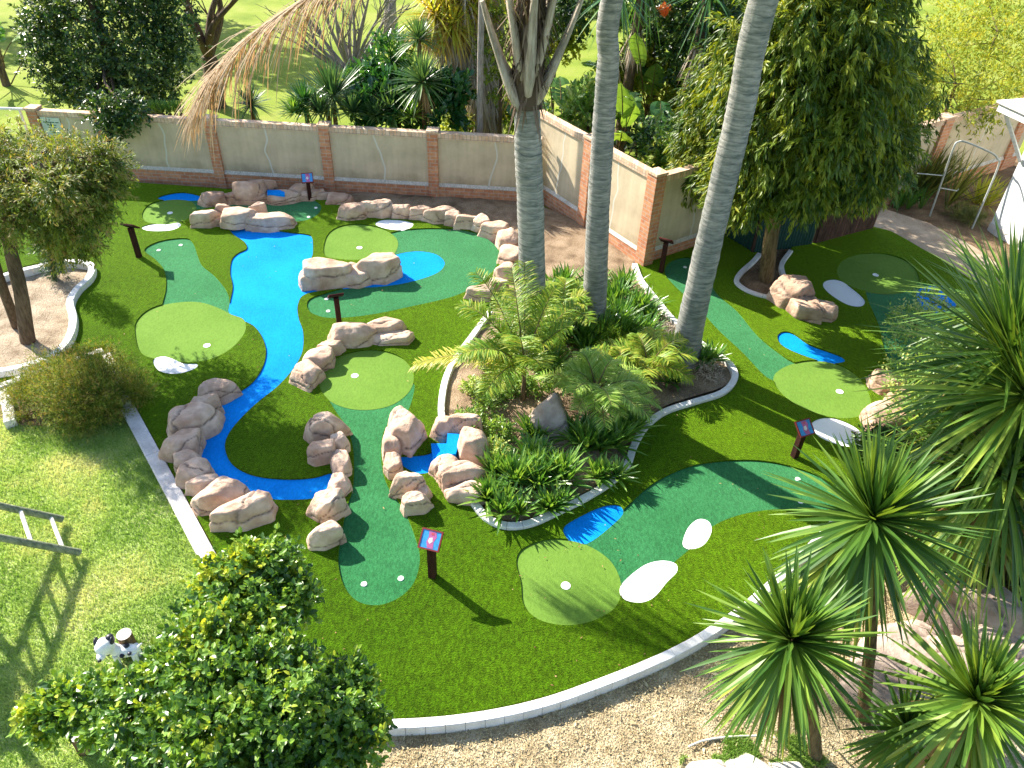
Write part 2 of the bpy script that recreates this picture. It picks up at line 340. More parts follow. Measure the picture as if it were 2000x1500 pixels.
# ------------------------------------------------------------------ the ground: turf pieces, lawn, soil
from mathutils import noise as mnoise
def inpoly(P, Q):
    x, y = P[:, 0], P[:, 1]; r = np.zeros(len(P), bool); n = len(Q)
    for i in range(n):
        x1, y1 = Q[i][:2]; x2, y2 = Q[(i+1) % n][:2]
        c = ((y1 > y) != (y2 > y)) & (x < (x2-x1)*(y-y1)/((y2-y1) or 1e-12)+x1); r ^= c
    return r
def W2(poly, z=0., smooth=6):
    q = spline_c(poly, smooth) if smooth else np.array(poly, float)
    return np.array([G(a, b, z)[:2] for a, b in q])

TURF = [(-260, 335), (100, 348), (230, 356), (440, 371), (640, 386), (668, 398), (690, 425), (740, 428), (850, 436), (920, 452), (965, 478),
        (988, 520), (978, 560), (958, 600), (945, 622), (915, 660), (885, 700), (866, 742), (858, 800), (866, 850), (895, 905), (920, 975), (945, 1008),
        (985, 1026), (1035, 1022), (1090, 998), (1150, 968), (1200, 935), (1228, 905), (1240, 870), (1262, 832), (1300, 802), (1360, 782),
        (1415, 764), (1439, 735), (1428, 706), (1398, 684), (1350, 650), (1312, 612), (1286, 580), (1257, 545), (1244, 515), (1260, 505),
        (1348, 480), (1417, 458), (1470, 490), (1545, 484), (1588, 476), (1705, 445), (1800, 488), (1880, 538), (1960, 600), (1925, 680), (1850, 730), (1800, 790),
        (1760, 860), (1705, 930), (1655, 985), (1632, 1005), (1552, 1088), (1492, 1142), (1432, 1192), (1332, 1256), (1200, 1315), (1050, 1366),
        (900, 1396), (760, 1405), (605, 1404), (440, 1108), (262, 788), (225, 720), (200, 676), (0, 748), (-300, 850)]
LBED = [(-160, 575), (-40, 548), (40, 525), (120, 508), (165, 508), (182, 518), (176, 540), (152, 562), (138, 588), (145, 618), (141, 648), (120, 680), (78, 705), (0, 724), (-160, 735)]
RING = [(1482, 492), (1470, 508), (1445, 530), (1436, 548), (1452, 563), (1480, 575), (1510, 580), (1545, 575), (1538, 545), (1530, 515), (1546, 484), (1520, 478)]
STREAM = [(443, 432), (444, 442), (456, 460), (478, 475), (482, 488), (465, 497), (453, 510), (450, 535), (455, 562), (450, 590), (448, 612),
          (470, 626), (497, 640), (513, 662), (520, 690), (512, 722), (490, 752), (455, 775), (425, 800), (402, 840), (386, 872), (390, 910),
          (418, 942), (460, 966), (530, 978), (600, 978), (652, 968), (662, 945), (650, 926), (612, 935), (560, 938), (502, 932), (462, 915), (443, 890),
          (442, 862), (462, 830), (500, 792), (545, 755), (575, 720), (591, 688), (592, 650), (583, 622), (582, 598), (595, 578), (640, 569), (700, 563),
          (740, 561), (790, 554), (836, 541), (860, 529), (868, 513), (852, 498), (822, 492), (792, 494), (765, 501), (720, 515), (640, 520), (605, 520), (611, 498), (610, 468),
          (600, 460), (560, 455), (520, 447), (498, 436), (496, 425), (470, 420)]
REG = [  # name, material, height, outlines in order of priority
    ('sand_trap', 'white', .020, [
        [(300, 706), (318, 698), (338, 703), (360, 712), (385, 713), (384, 721), (362, 730), (336, 733), (310, 726)],
        [(278, 446), (300, 440), (328, 440), (349, 437), (353, 444), (336, 452), (306, 454), (285, 452)],
        [(733, 440), (746, 432), (780, 432), (806, 438), (801, 448), (778, 452), (750, 448)],
        [(1333, 1060), (1344, 1032), (1364, 1016), (1384, 1021), (1389, 1040), (1376, 1065), (1355, 1075), (1338, 1072)],
        [(1210, 1155), (1221, 1135), (1258, 1106), (1292, 1097), (1319, 1103), (1321, 1120), (1302, 1140), (1276, 1170), (1249, 1180), (1219, 1174)],
        [(1582, 832), (1600, 820), (1630, 820), (1668, 836), (1685, 855), (1675, 870), (1650, 875), (1610, 862), (1590, 848)],
        [(1607, 562), (1614, 550), (1640, 550), (1668, 569), (1688, 589), (1681, 601), (1655, 598), (1624, 580)]]),
    ('putting_green', 'green', .014, [
        [(264, 645), (274, 621), (300, 603), (340, 593), (385, 591), (420, 600), (452, 615), (475, 624), (481, 640), (474, 660), (450, 685), (410, 705), (362, 710), (310, 705), (275, 690)],
        [(278, 421), (290, 403), (315, 394), (345, 391), (374, 395), (384, 410), (375, 425), (345, 438), (310, 440), (285, 435)],
        [(632, 487), (640, 461), (660, 446), (690, 440), (722, 442), (755, 452), (775, 468), (776, 486), (760, 502), (700, 510), (660, 508), (637, 503)],
        [(625, 758), (632, 725), (660, 700), (705, 687), (750, 688), (790, 705), (808, 735), (800, 765), (770, 790), (730, 801), (685, 800), (645, 785)],
        [(1008, 1100), (1020, 1075), (1058, 1058), (1100, 1055), (1150, 1068), (1190, 1095), (1210, 1130), (1212, 1165), (1195, 1195), (1150, 1218), (1100, 1224), (1050, 1212), (1022, 1182), (1017, 1140)],
        [(1510, 740), (1525, 722), (1560, 709), (1605, 707), (1650, 720), (1684, 748), (1700, 785), (1690, 810), (1650, 820), (1600, 812), (1550, 790), (1520, 765)],
        [(1634, 535), (1645, 511), (1680, 498), (1730, 498), (1775, 515), (1795, 545), (1785, 565), (1740, 576), (1690, 571), (1650, 556)]]),
    ('blue_pool', 'blue', .008, [
        [(308, 389), (330, 381), (360, 378), (390, 384), (395, 391), (370, 393), (330, 394)],
        [(1100, 1036), (1115, 1020), (1170, 993), (1205, 988), (1217, 1000), (1205, 1018), (1160, 1055), (1135, 1064), (1108, 1055)],
        [(1518, 658), (1530, 650), (1550, 655), (1580, 675), (1620, 690), (1645, 700), (1648, 709), (1620, 712), (1580, 701), (1540, 685), (1522, 672)],
        [(1790, 572), (1810, 560), (1850, 562), (1872, 590), (1850, 610), (1815, 612), (1796, 596)],
        [(775, 896), (800, 893), (838, 888), (862, 870), (880, 880), (850, 918), (820, 928), (790, 915)]]),
    ('stream', 'blue', .008, [STREAM]),
    ('fairway', 'fair', .010, [
        [(283, 492), (300, 478), (330, 470), (365, 468), (378, 478), (386, 500), (395, 520), (420, 541), (443, 570), (450, 600), (447, 620), (420, 640), (330, 640), (316, 610), (325, 565), (322, 532), (305, 510)],
        [(360, 400), (385, 385), (430, 398), (500, 392), (560, 389), (605, 390), (626, 402), (622, 420), (592, 434), (545, 433), (500, 418), (440, 405), (380, 412)],
        [(740, 470), (770, 455), (800, 450), (850, 448), (910, 452), (955, 468), (974, 490), (970, 520), (945, 550), (890, 580), (800, 602), (720, 618), (650, 624), (612, 616), (600, 600), (608, 585), (645, 572), (740, 540)],
        [(640, 770), (700, 790), (760, 785), (806, 750), (806, 780), (790, 815), (752, 840), (745, 900), (757, 950), (790, 1000), (814, 1060), (820, 1100), (808, 1142), (780, 1170), (740, 1185), (700, 1178), (674, 1150), (662, 1110), (663, 1070), (676, 1000), (690, 950), (690, 880), (676, 835), (655, 805)],
        [(1130, 1070), (1170, 1040), (1215, 1000), (1270, 950), (1340, 915), (1420, 902), (1500, 904), (1580, 925), (1640, 958), (1655, 985), (1620, 998), (1560, 998), (1500, 999), (1440, 1010), (1390, 1032), (1350, 1072), (1300, 1112), (1250, 1132), (1190, 1145), (1140, 1110)],
        [(1298, 535), (1310, 512), (1350, 506), (1380, 538), (1400, 575), (1440, 610), (1482, 660), (1532, 700), (1565, 722), (1540, 745), (1500, 742), (1450, 692), (1400, 645), (1360, 600), (1318, 562)],
        [(1690, 560), (1716, 640), (1728, 690), (1752, 726), (1800, 720), (1850, 660), (1862, 610), (1830, 560), (1760, 555)]]),
    ('turf', 'turf', .034, [TURF])]
turf_q = W2(TURF, 0, 3); holes = [W2(LBED, 0), W2(RING, 0)]
outl = [(k, i, W2(p, 0, 3 if k == 'turf' else 6)) for k, _, _, ps in REG for i, p in enumerate(ps)]
vs, es = [], []
for q in [o[2] for o in outl]+holes:
    b = len(vs); n = len(q); vs += [Vector((a[0], a[1])) for a in q]; es += [(b+i, b+(i+1) % n) for i in range(n)]
cv, ce, cf, *_ = geometry.delaunay_2d_cdt(vs, es, [], 0, 1e-5)
cv = np.array([tuple(v) for v in cv]); cf = np.array([f for f in cf if len(f) == 3]); cen = cv[cf].mean(1)
left = inpoly(cen, turf_q)
for h in holes: left &= ~inpoly(cen, h)
REGION = {}
for k, mk, hz, ps in REG:
    for i, _ in enumerate(ps):
        q = next(o[2] for o in outl if o[0] == k and o[1] == i)
        sel = left & inpoly(cen, q); left &= ~sel
        t = cf[sel]
        if not len(t): continue
        x = cv[t]; cr = (x[:, 1, 0]-x[:, 0, 0])*(x[:, 2, 1]-x[:, 0, 1])-(x[:, 1, 1]-x[:, 0, 1])*(x[:, 2, 0]-x[:, 0, 0])
        t = np.where((cr < 0)[:, None], t[:, ::-1], t)
        used, inv = np.unique(t, return_inverse=True); inv = inv.reshape(t.shape)
        V = np.column_stack([cv[used], np.full(len(used), hz)]); a = Acc(); a.add(V, inv)
        if k == 'turf':            # the long pile stands a little above the short turf let into it
            ed = {}
            for tri in inv:
                for e in range(3):
                    A, B = tri[e], tri[(e+1) % 3]; ed[(A, B)] = 1
            be = [(A, B) for (A, B) in ed if (B, A) not in ed]
            for A, B in be:
                pa, pb = V[A], V[B]; lo = np.array([0, 0, hz+.14])
                a.add([pa, pa-lo, pb-lo, pb], [[0, 1, 2, 3]])
        o = structure(a.build(k, MT[mk])); REGION.setdefault(k, []).append((o, V, inv))

def relief(name, poly, z, amp, res, mk, scale=2.5, smooth=4, edge_drop=0., world_poly=None, hump=0.):
    """a patch of ground with real relief"""
    q = W2(poly, z, smooth) if world_poly is None else np.array(world_poly, float)
    lo, hi = q.min(0), q.max(0); gx, gy = np.meshgrid(np.arange(lo[0], hi[0], res), np.arange(lo[1], hi[1], res))
    g = np.column_stack([gx.ravel(), gy.ravel()])+rng.uniform(-.3, .3, (gx.size, 2))*res; g = g[inpoly(g, q)]
    n = len(q); v2 = [Vector(tuple(p)) for p in np.vstack([q, g])]
    V2, _, F2, *_ = geometry.delaunay_2d_cdt(v2, [(i, (i+1) % n) for i in range(n)], [], 0, 1e-5)
    V2 = np.array([tuple(v) for v in V2]); F2 = np.array([f for f in F2 if len(f) == 3]); c = V2[F2].mean(1); F2 = F2[inpoly(c, q)]
    dq = np.min(np.linalg.norm(V2[:, None]-q[None], axis=2), axis=1)
    h = np.array([mnoise.noise((x*scale, y*scale, 3.1))*.6+mnoise.noise((x*scale*3.3, y*scale*3.3, 7.7))*.4 for x, y in V2])
    zz = z+amp*h*np.clip(dq/.25, 0, 1)+hump*np.clip(dq/1.2, 0, 1)-edge_drop*(dq < 1e-4)
    a = Acc(); a.add(np.column_stack([V2, zz]), F2); return structure(a.build(name, MT[mk], smooth=True))

a = Acc(); S = 320; a.add([[-S, -40, -.17], [S, -40, -.17], [S, 600, -.17], [-S, 600, -.17]], [[0, 1, 2, 3]]); structure(a.build('ground', MT['farlawn']))
YARD = [G(-420, 330)[:2], G(230, 345)[:2], G(640, 372)[:2], G(1000, 386)[:2], (2.55, 14.5), (4.6, 15.8), (8.4, 16.7), (14., 20.5), (16, 14), (9, 3), (3, 2.), (-2, 2.6), (-3.2, 4.2), (-6.4, 9.), (-12, 10.)]
a = Acc(); yq = np.array(YARD); a.add(np.column_stack([yq, np.full(len(yq), -.13)]), [list(range(len(yq)))[::-1]]); structure(a.build('yard_soil', MT['soil']))
ISLAND = [(690, 396), (760, 402), (860, 410), (945, 432), (1010, 460), (1010, 520), (985, 560), (962, 605), (925, 660), (895, 702), (876, 745), (868, 800), (876, 850), (905, 905), (930, 972), (955, 1000),
          (990, 1016), (1032, 1013), (1086, 990), (1145, 960), (1193, 928), (1220, 900), (1232, 866), (1256, 826), (1296, 794), (1358, 773), (1410, 756),
          (1430, 735), (1420, 710), (1390, 690), (1343, 655), (1304, 618), (1278, 586), (1248, 548), (1236, 515), (1246, 506), (1200, 470), (1100, 420), (1010, 392), (850, 384), (690, 376)]
relief('bed_soil', ISLAND, .0, .05, .13, 'soil', 2.2, 3, hump=.10)
relief('bed_soil', LBED, .0, .05, .13, 'bedsand', 2.2, 3, hump=.03)
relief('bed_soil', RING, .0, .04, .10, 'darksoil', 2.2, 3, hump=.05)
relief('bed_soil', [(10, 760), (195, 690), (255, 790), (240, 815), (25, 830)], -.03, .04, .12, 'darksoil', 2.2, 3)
FRONT = [(585, 1440), (760, 1428), (900, 1416), (1050, 1388), (1200, 1336), (1340, 1276), (1440, 1212), (1500, 1162), (1560, 1108), (1640, 1025), (1720, 940), (1800, 800),
         (1960, 640), (2150, 560), (2500, 900), (2300, 1700), (1400, 1700), (520, 1720)]
relief('dry_ground', FRONT, -.10, .055, .07, 'sand', 4.5, 3)
LAWN = [(-500, 900), (-120, 800), (0, 770), (25, 830), (236, 815), (245, 800), (400, 1110), (570, 1418), (560, 1760), (-700, 1760)]
relief('lawn', LAWN, -.05, .025, .16, 'lawn', 1.6, 2)
# the earth yard and path behind the right-hand end of the course
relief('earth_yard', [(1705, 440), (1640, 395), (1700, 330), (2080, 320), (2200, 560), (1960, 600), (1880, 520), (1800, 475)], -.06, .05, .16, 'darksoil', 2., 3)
a = Acc(); q = [G(x, y, -.01) for x, y in [(1706, 443), (1800, 486), (1880, 536), (1960, 598), (2010, 560), (1900, 480), (1815, 436), (1722, 406)]]
a.add(q, [list(range(8))[::-1]]); lo = np.array([0, 0, .12]); k = len(q)
a.add([x for p in q for x in (p, p-lo)], [[2*i, 2*i+1, (2*i+3) % 16, (2*i+2) % 16] for i in range(8)]); structure(a.build('path', MT['path']))

def kerb(pts, width, z0, z1, mk='kerb', blk=.21, shift=0., name='kerb'):
    P = spline(np.array([G(x, y, z1)[:2] for x, y in pts]), 12)
    s = np.concatenate([[0], np.cumsum(np.linalg.norm(np.diff(P, axis=0), axis=1))]); n = max(2, int(s[-1]/blk)); a = Acc()
    def at(t): return np.array([np.interp(t, s, P[:, 0]), np.interp(t, s, P[:, 1])])
    for i in range(n):
        t0, t1 = s[-1]*i/n+.0025, s[-1]*(i+1)/n-.0025; tm = (t0+t1)/2
        pts3 = [at(t0), at(tm), at(t1)]; dz = rng.normal(0, .0018)
        nr = []
        for t in (t0, tm, t1):
            d = unit(at(min(t+.02, s[-1]))-at(max(t-.02, 0))); nr.append(np.array([-d[1], d[0]]))
        c = .008; V = []
        for p, m_ in zip(pts3, nr):
            for off, z in ((-width/2, z0), (-width/2, z1-c), (-width/2+c, z1), (width/2-c, z1), (width/2, z1-c), (width/2, z0)):
                w = p+m_*(off+shift); V.append([w[0], w[1], z+(dz if z > z0 else 0)])
        F = [[r*6+j, r*6+j+1, (r+1)*6+j+1, (r+1)*6+j] for r in (0, 1) for j in range(5)]
        a.add(V, F); a.add(V[:6], [[5, 4, 3, 2, 1, 0]]); a.add(V[12:], [[0, 1, 2, 3, 4, 5]])
    return structure(a.build(name, MT[mk]))
kerb([(958, 606), (932, 642), (905, 678), (882, 712), (868, 748), (862, 800), (870, 845)], .11, -.13, .085)
kerb([(926, 980), (950, 1008), (986, 1024), (1034, 1020), (1088, 997), (1148, 967), (1198, 935), (1226, 904), (1238, 870), (1260, 832), (1298, 802), (1358, 782),
      (1412, 764), (1436, 735), (1426, 708), (1397, 687), (1348, 652), (1308, 614), (1282, 582), (1253, 546), (1240, 514)], .11, -.13, .085)
kerb([(-160, 580), (-40, 550), (40, 527), (120, 510), (165, 511), (179, 520), (173, 540), (150, 562), (136, 588), (142, 618), (138, 648), (118, 679), (77, 703), (0, 722), (-160, 735)], .13, -.13, .15)
kerb([(1484, 494), (1471, 509), (1447, 531), (1439, 548), (1454, 562), (1480, 573), (1512, 580)], .10, -.13, .08)
kerb([(1541, 573), (1534, 545), (1527, 516), (1545, 488)], .10, -.13, .08)
kerb([(596, 1414), (680, 1416), (760, 1414), (900, 1404), (1050, 1375), (1200, 1323), (1335, 1264), (1436, 1200), (1496, 1150), (1556, 1096), (1636, 1013), (1660, 985)], .115, -.2, .055)
def strip(pts, width, z0, z1, mk, name):      # long cast concrete edging
    return kerb(pts, width, z0, z1, mk, 1.15, 0., name)
strip([(249, 795), (330, 945), (419, 1112), (500, 1262), (588, 1420)], .205, -.14, .045, 'conc', 'concrete_edging')
strip([(200, 682), (100, 717), (0, 752), (-120, 795)], .13, -.14, .13, 'conc', 'concrete_edging')
strip([(2, 760), (14, 790), (18, 822)], .16, -.14, .10, 'conc', 'concrete_edging')
strip([(207, 690), (228, 736), (247, 786)], .13, -.14, .10, 'conc', 'concrete_edging')

# ------------------------------------------------------------------ walls, fences, house
def wall(label, A, B, h, pill, pw=.24, end=True, z0=-.13, panelmat='plast', swap=False):
    A, B = np.array(A[:2]), np.array(B[:2]); d = B-A; Ln = np.linalg.norm(d); th = math.atan2(d[1], d[0])
    W = thing('boundary_wall', label, 'wall', (A[0], A[1], 0), th, 'plastered garden walls with brick piers')
    pill = sorted(pill)
    for s in pill:
        a = Acc(); box(a, (s, .06, (h+.012+z0)/2), (pw, .26, h+.012-z0)); pr = a.build('pier', MT['brick'], W)
        a = Acc(); box(a, (s, .06, h+.035), (pw+.04, .30, .05)); a.build('pier_cap', MT['coping'], pr)
    ed = [0]+[p for p in pill if .05 < p < Ln-.05]+[Ln]
    ed = sorted(set(round(e, 3) for e in ed))
    for i in range(len(ed)-1):
        x0 = ed[i]+(pw/2 if any(abs(ed[i]-p) < .02 for p in pill) else 0)-.002; x1 = ed[i+1]-(pw/2 if any(abs(ed[i+1]-p) < .02 for p in pill) else 0)+.002
        if x1-x0 < .05: continue
        xm, w = (x0+x1)/2, x1-x0
        a = Acc(); box(a, (0, .05, (.33+h-.13)/2), (w, .10, h-.13-.33)); o = a.build('plaster_panel', MT[panelmat], W); o.location = (xm, 0, 0)
        a = Acc(); box(a, (xm, .05, (z0+.27)/2), (w, .17, .27-z0)); a.build('plinth', MT['brick'], W)
        a = Acc(); a.add([[x0, -.045, .27], [x1, -.045, .27], [x1, 0, .335], [x0, 0, .335], [x0, -.045, .262], [x1, -.045, .262]], [[0, 1, 2, 3], [4, 5, 1, 0]])
        a.build('ledge', MT['ledge'], W)
        a = Acc(); box(a, (xm, .055, h-.063), (w, .18, .13)); a.build('coping', MT['coping'], W)
    return W, th
def along(A, B, px, py, z):        # distance along the wall of the point of it seen at (px, py)
    A, B = np.array(A[:2]), np.array(B[:2]); d = unit(B-A); r = ray(px, py); r2 = r[:2]
    M = np.array([[d[0], -r2[0]], [d[1], -r2[1]]]); return float(np.linalg.solve(M, -A)[0])
HB = 1.55
WA = G(52, 214, HB); WB = G(1005, 268, HB); WB = WA+(WB-WA)*1.055
w1, th1 = wall('long plastered wall with four brick piers running behind the stream and the stone border', WA, WB, HB,
               [.12]+[along(WA, WB, x, y, 1) for x, y in [(213, 290), (420, 290), (638, 300), (846, 310)]])
RA, RB = G(1052, 216, 2.0), np.array([2.64, 14.40, 0]); RA[:2] = RB[:2]+(RA[:2]-RB[:2])*1.0
Lr = np.linalg.norm((RB-RA)[:2])
wall('sunlit plastered wall with brick piers running back from the corner beside the palm trunks', RA, RB, 2.0, [along(RA, RB, 1148, 330, 1), Lr-.02], .27)
wall('short shaded plastered wall from the corner pier to the green sheet fence', (2.80, 14.53), (4.60, 15.82), 1.93, [], .27)
FA, FB = G(1770, 252, 1.9), G(2040, 184, 1.9)
wall('distant cream wall with orange brick piers behind the reeds, by the white house', FA, FB, 1.9, [along(FA, FB, 1842, 260, 1), along(FA, FB, 1985, 262, 1)], .34)
# notice on the long wall
nx = along(WA, WB, 101, 240, 1)
nb = thing('wall_notice', 'pale green notice with dark lettering at the left end of the long wall', 'notice',
           (WA[0]+math.cos(th1)*nx, WA[1]+math.sin(th1)*nx, 0), th1)
a = Acc(); box(a, (0, -.020, 1.17), (.46, .018, .46)); a.build('board', MT['notice'], nb)
a = Acc(); box(a, (-.015, -.0315, 1.345), (.03, .004, .028)); a.build('lettering', MT['ink'], nb)
for zz, words in ((1.29, (.10, .15, .08)), (1.225, (.07, .13)), (1.165, (.06, .10)), (1.105, (.05, .09)), (1.045, (.06,))):
    x = -sum(words)/2-.01*(len(words)-1)
    for wd in words:
        k = int(wd/.012); V = []; a = Acc()          # one ragged dark word
        for j in range(k+1): V += [[x+wd*j/k, -.0315, zz-.014+.006*((j*5+k) % 2)], [x+wd*j/k, -.0315, zz+.014-.008*((j*7+k) % 3 == 0)]]
        a.add(V, [[2*j, 2*j+2, 2*j+3, 2*j+1] for j in range(k)]); a.build('lettering', MT['ink'], nb)
        x += wd+.022
# corrugated green sheet and dark boards
def sheet(label, pts, h, mk, wave, name, cat):
    p0 = np.array([pts[0][0], pts[0][1], -.1]); t = thing(name, label, cat, tuple(p0))
    for i in range(len(pts)-1):
        A, B = np.array(pts[i]), np.array(pts[i+1]); L = np.linalg.norm(B-A); d = (B-A)/L; nrm = np.array([d[1], -d[0]])
        if wave:
            n = int(L/.018); s = np.linspace(0, L, n); y = .012*np.sin(s*2*math.pi/.076); a = Acc()
            V = []
            for k in range(n):
                q = A+d*s[k]+nrm*y[k]
                for z in (0, h): V.append([q[0]-p0[0], q[1]-p0[1], z])
                q = q-nrm*.004
                for z in (0, h): V.append([q[0]-p0[0], q[1]-p0[1], z])
            F = [[4*k, 4*k+4, 4*k+5, 4*k+1] for k in range(n-1)]+[[4*k+2, 4*k+3, 4*k+7, 4*k+6] for k in range(n-1)]+[[4*k+1, 4*k+5, 4*k+7, 4*k+3] for k in range(n-1)]
            a.add(V, F); a.build('sheet', MT[mk], t)
        else:
            n = max(1, int(L/.19))
            for k in range(n):
                q = A+d*(k+.5)*L/n-[p0[0], p0[1]]; a = Acc()
                box(a, (q[0], q[1], h/2+rng.uniform(-.02, .02)), (L/n-.012, .03, h), rz(math.atan2(d[1], d[0])+rng.normal(0, .01))); a.build('board', MT[mk], t)
        q = A-[p0[0], p0[1]]+(-nrm)*.05; a = Acc(); box(a, (q[0], q[1], h/2), (.07, .07, h+.06)); a.build('fence_post', MT['wood'], t)
    return t
sheet('dark green corrugated sheet fence behind the drooping tree trunk', [(4.68, 15.86), (5.16, 15.10), (6.58, 15.62)], 1.5, 'greensheet', True, 'sheet_fence', 'fence')
sheet('dark brown vertical board fence under the drooping tree at the end of the path', [(6.66, 15.66), (8.26, 16.56)], 1.5, 'wood', False, 'board_fence', 'fence')
# low rail at the far left of the wall
a = Acc(); p0 = GY(-120, 208, WA[1]+.6); p1 = GY(46, 213, WA[1]+.25)
tube(a, [p0, p1], .035, 8)
for f in (.05, .5, .95): q = p0+(p1-p0)*f; tube(a, [q, [q[0], q[1], -.17]], .03, 8)
tag(a.build('rail_fence', MT['kerb'], None, loc=p1), 'low pale rail fence leading left from the end pier of the long wall', 'fence')
# white house at the right edge
C0 = G(1928, 452, -.1)[:2]; dd = unit(np.array([.27, -.96])); pp = np.array([-dd[1], dd[0]])
if pp[0] < 0: pp = -pp
H = thing('house', 'white painted house with overhanging eave at the right edge behind the yucca', 'house', (C0[0], C0[1], -.1), math.atan2(dd[1], dd[0]))
sgn = 1 if (np.array([-dd[1], dd[0]])@pp) > 0 else -1
a = Acc(); box(a, (3.5, sgn*2.5, 1.35), (7, 5, 2.7)); a.build('wall', MT['housewall'], H)
a = Acc(); box(a, (3.5, sgn*-.006, .12), (7.01, .03, .24)); a.build('plinth', MT['conc'], H)
e = G(1950, 207, 2.85)[:2]-C0; ex, ey = e@dd, e@np.array([-dd[1], dd[0]])
a = Acc(); z0 = 2.87
box(a, ((ex+7.6)/2, (ey+sgn*5.4)/2, z0+.06), (7.6-ex, abs(sgn*5.4-ey), .16)); a.build('eave', MT['gwhite'], H)
a = Acc(); box(a, ((ex+7.6)/2, (ey+sgn*5.4)/2, z0+.17), (7.7-ex, abs(sgn*5.4-ey)+.1, .05)); a.build('roof', MT['conc'], H)
a = Acc(); tube(a, [(ex+.10, ey+sgn*.12, z0), (.05, sgn*-.02, 1.75)], .045, 4); a.build('brace', MT['gwhite'], H)
# bent pipe frame in the yard
pf = [G(1815, 425, -.1), GY(1843, 360, 17.2), GY(1862, 290, 17.2), GY(1872, 277, 17.2), GY(1888, 278, 17.2), GY(1935, 298, 17.1), GY(1948, 310, 17.1), GY(1948, 330, 17.1), G(1897, 450, -.1)]
pf[1] = pf[0]+(pf[2]-pf[0])*.5
b0 = pf[0]; T_ = thing('pipe_frame', 'bent grey steel pipe frame standing in the earth yard by the reeds', 'pipe frame', tuple(b0))
a = Acc(); tube(a, spline(np.array(pf)-b0, 5), .022, 8); a.build('bent_pipe', MT['steel'], T_, True)
a = Acc(); q = (pf[1]-b0)*.9; tube(a, [q, q+[.42, -.02, -.05], q+[.44, -.02, 0]], .014, 6); a.build('foot_bar', MT['steel'], T_)
a = Acc(); q = (pf[1]-b0)*1.25; tube(a, [q, q+[-.62, .02, .02]], .012, 6); a.build('side_bar', MT['steel'], T_)

# ------------------------------------------------------------------ moulded rockwork
_bm = bmesh.new(); bmesh.ops.create_icosphere(_bm, subdivisions=5, radius=1.); _bm.verts.ensure_lookup_table()
ICO_V = unit(np.array([tuple(v.co) for v in _bm.verts])); ICO_F = np.array([[v.index for v in f.verts] for f in _bm.faces]); _bm.free()
def boulder(a, c, rx, ry, h, rot=0., zb=0., p=26, peak=False, crack=1, seed=None):
    r = np.random.default_rng(seed if seed is not None else int(rng.integers(1e9)))
    N, D = [], []
    tilt = r.uniform(-.10, .10, 2); N.append(unit([tilt[0], tilt[1], 1.])); D.append(1. if not peak else 1.9)
    N.append([0, 0, -1.]); D.append(.8); k = r.integers(5, 8); ph = r.uniform(0, 6.28)
    for i in range(k):
        az = ph+2*math.pi*(i+r.uniform(-.28, .28))/k; el = r.uniform(.05, .30) if not peak else r.uniform(.42, .62)
        N.append([math.cos(az)*math.cos(el), math.sin(az)*math.cos(el), math.sin(el)]); D.append(r.uniform(.90, 1.06))
    for i in range(r.integers(2, 5) if not peak else 1):                    # broken shoulders
        az = r.uniform(0, 6.28); el = r.uniform(.55, 1.05)
        N.append([math.cos(az)*math.cos(el), math.sin(az)*math.cos(el), math.sin(el)]); D.append(r.uniform(.98, 1.14))
    N, D = np.array(N, float), np.array(D); u = ICO_V
    q = np.maximum(u@N.T, 0)/D; R = (q**p).sum(1)**(-1/p); V = u*R[:, None]
    off = r.uniform(0, 50, 3)
    nz = np.array([mnoise.noise(tuple(v*1.7+off))*.055+mnoise.noise(tuple(v*5+off))*.022 for v in V]); V = V*(1+nz)[:, None]
    t = np.zeros(len(V))
    for ci in range(crack):                              # moulded crack lines, the first a bedding crease below the cap
        n = unit([r.normal(), r.normal(), r.normal()*.7]) if ci else unit([r.normal(0, .22), r.normal(0, .22), 1.]); w = np.array([mnoise.noise(tuple(v*2.2+off)) for v in V])*.22
        d = np.abs(V@n-(r.uniform(-.35, .35) if ci else r.uniform(.25, .6))+w*(1 if ci else .5)); g = np.clip(1-d/.05, 0, 1); V = V*(1-.09*g)[:, None]; t = np.maximum(t, g)
    V = V*[rx, ry, h]; V = V@rz(rot).T
    a.add(V+np.asarray([c[0], c[1], zb]), ICO_F, t)
def stones(name, label, cat, L, mk='rock', group='moulded rockwork edging the course'):
    """L: (cx, cy, w, v, h[, rot, zb]) of every boulder as it shows: centre and size in photo pixels, height in metres"""
    c0 = np.mean([G(l[0], l[1], 0) for l in L], axis=0); c0[2] = 0
    T = thing(name, label, cat, tuple(c0), 0, group)
    for l in L:
        cx, cy, w, v, h = l[:5]; rot = math.radians(l[5]) if len(l) > 5 else 0.; zb = l[6] if len(l) > 6 else 0.
        P = G(cx, cy, zb+h*.5); m = mpp(P); e = math.atan2(CAMH-zb-h/2, np.hypot(P[0], P[1]))
        rx = w*m/2*1.16; ry = max((v*m*1.04-h*.9*math.cos(e))/(2*math.sin(e)), rx*.5, .07)
        a = Acc(); th = math.atan2(P[1], P[0])-math.pi/2
        boulder(a, P, rx, ry, h, th+rot, zb, crack=2 if w > 52 else 1, peak=(len(l) > 7 and l[7]), seed=int(cx*31+cy*7))
        a.build('boulder', MT[mk], T, True, loc=c0)
    return T
stones('rock_border', 'curving row of brown boulders along the outer bank of the blue stream bend', 'rockwork',
       [(428, 762, 66, 54, .30), (402, 795, 52, 48, .34), (374, 822, 92, 84, .36), (358, 872, 58, 70, .32), (368, 902, 48, 50, .25), (380, 924, 60, 60, .26, 20), (402, 948, 52, 46, .24), (430, 966, 92, 76, .34), (478, 998, 104, 76, .38)])
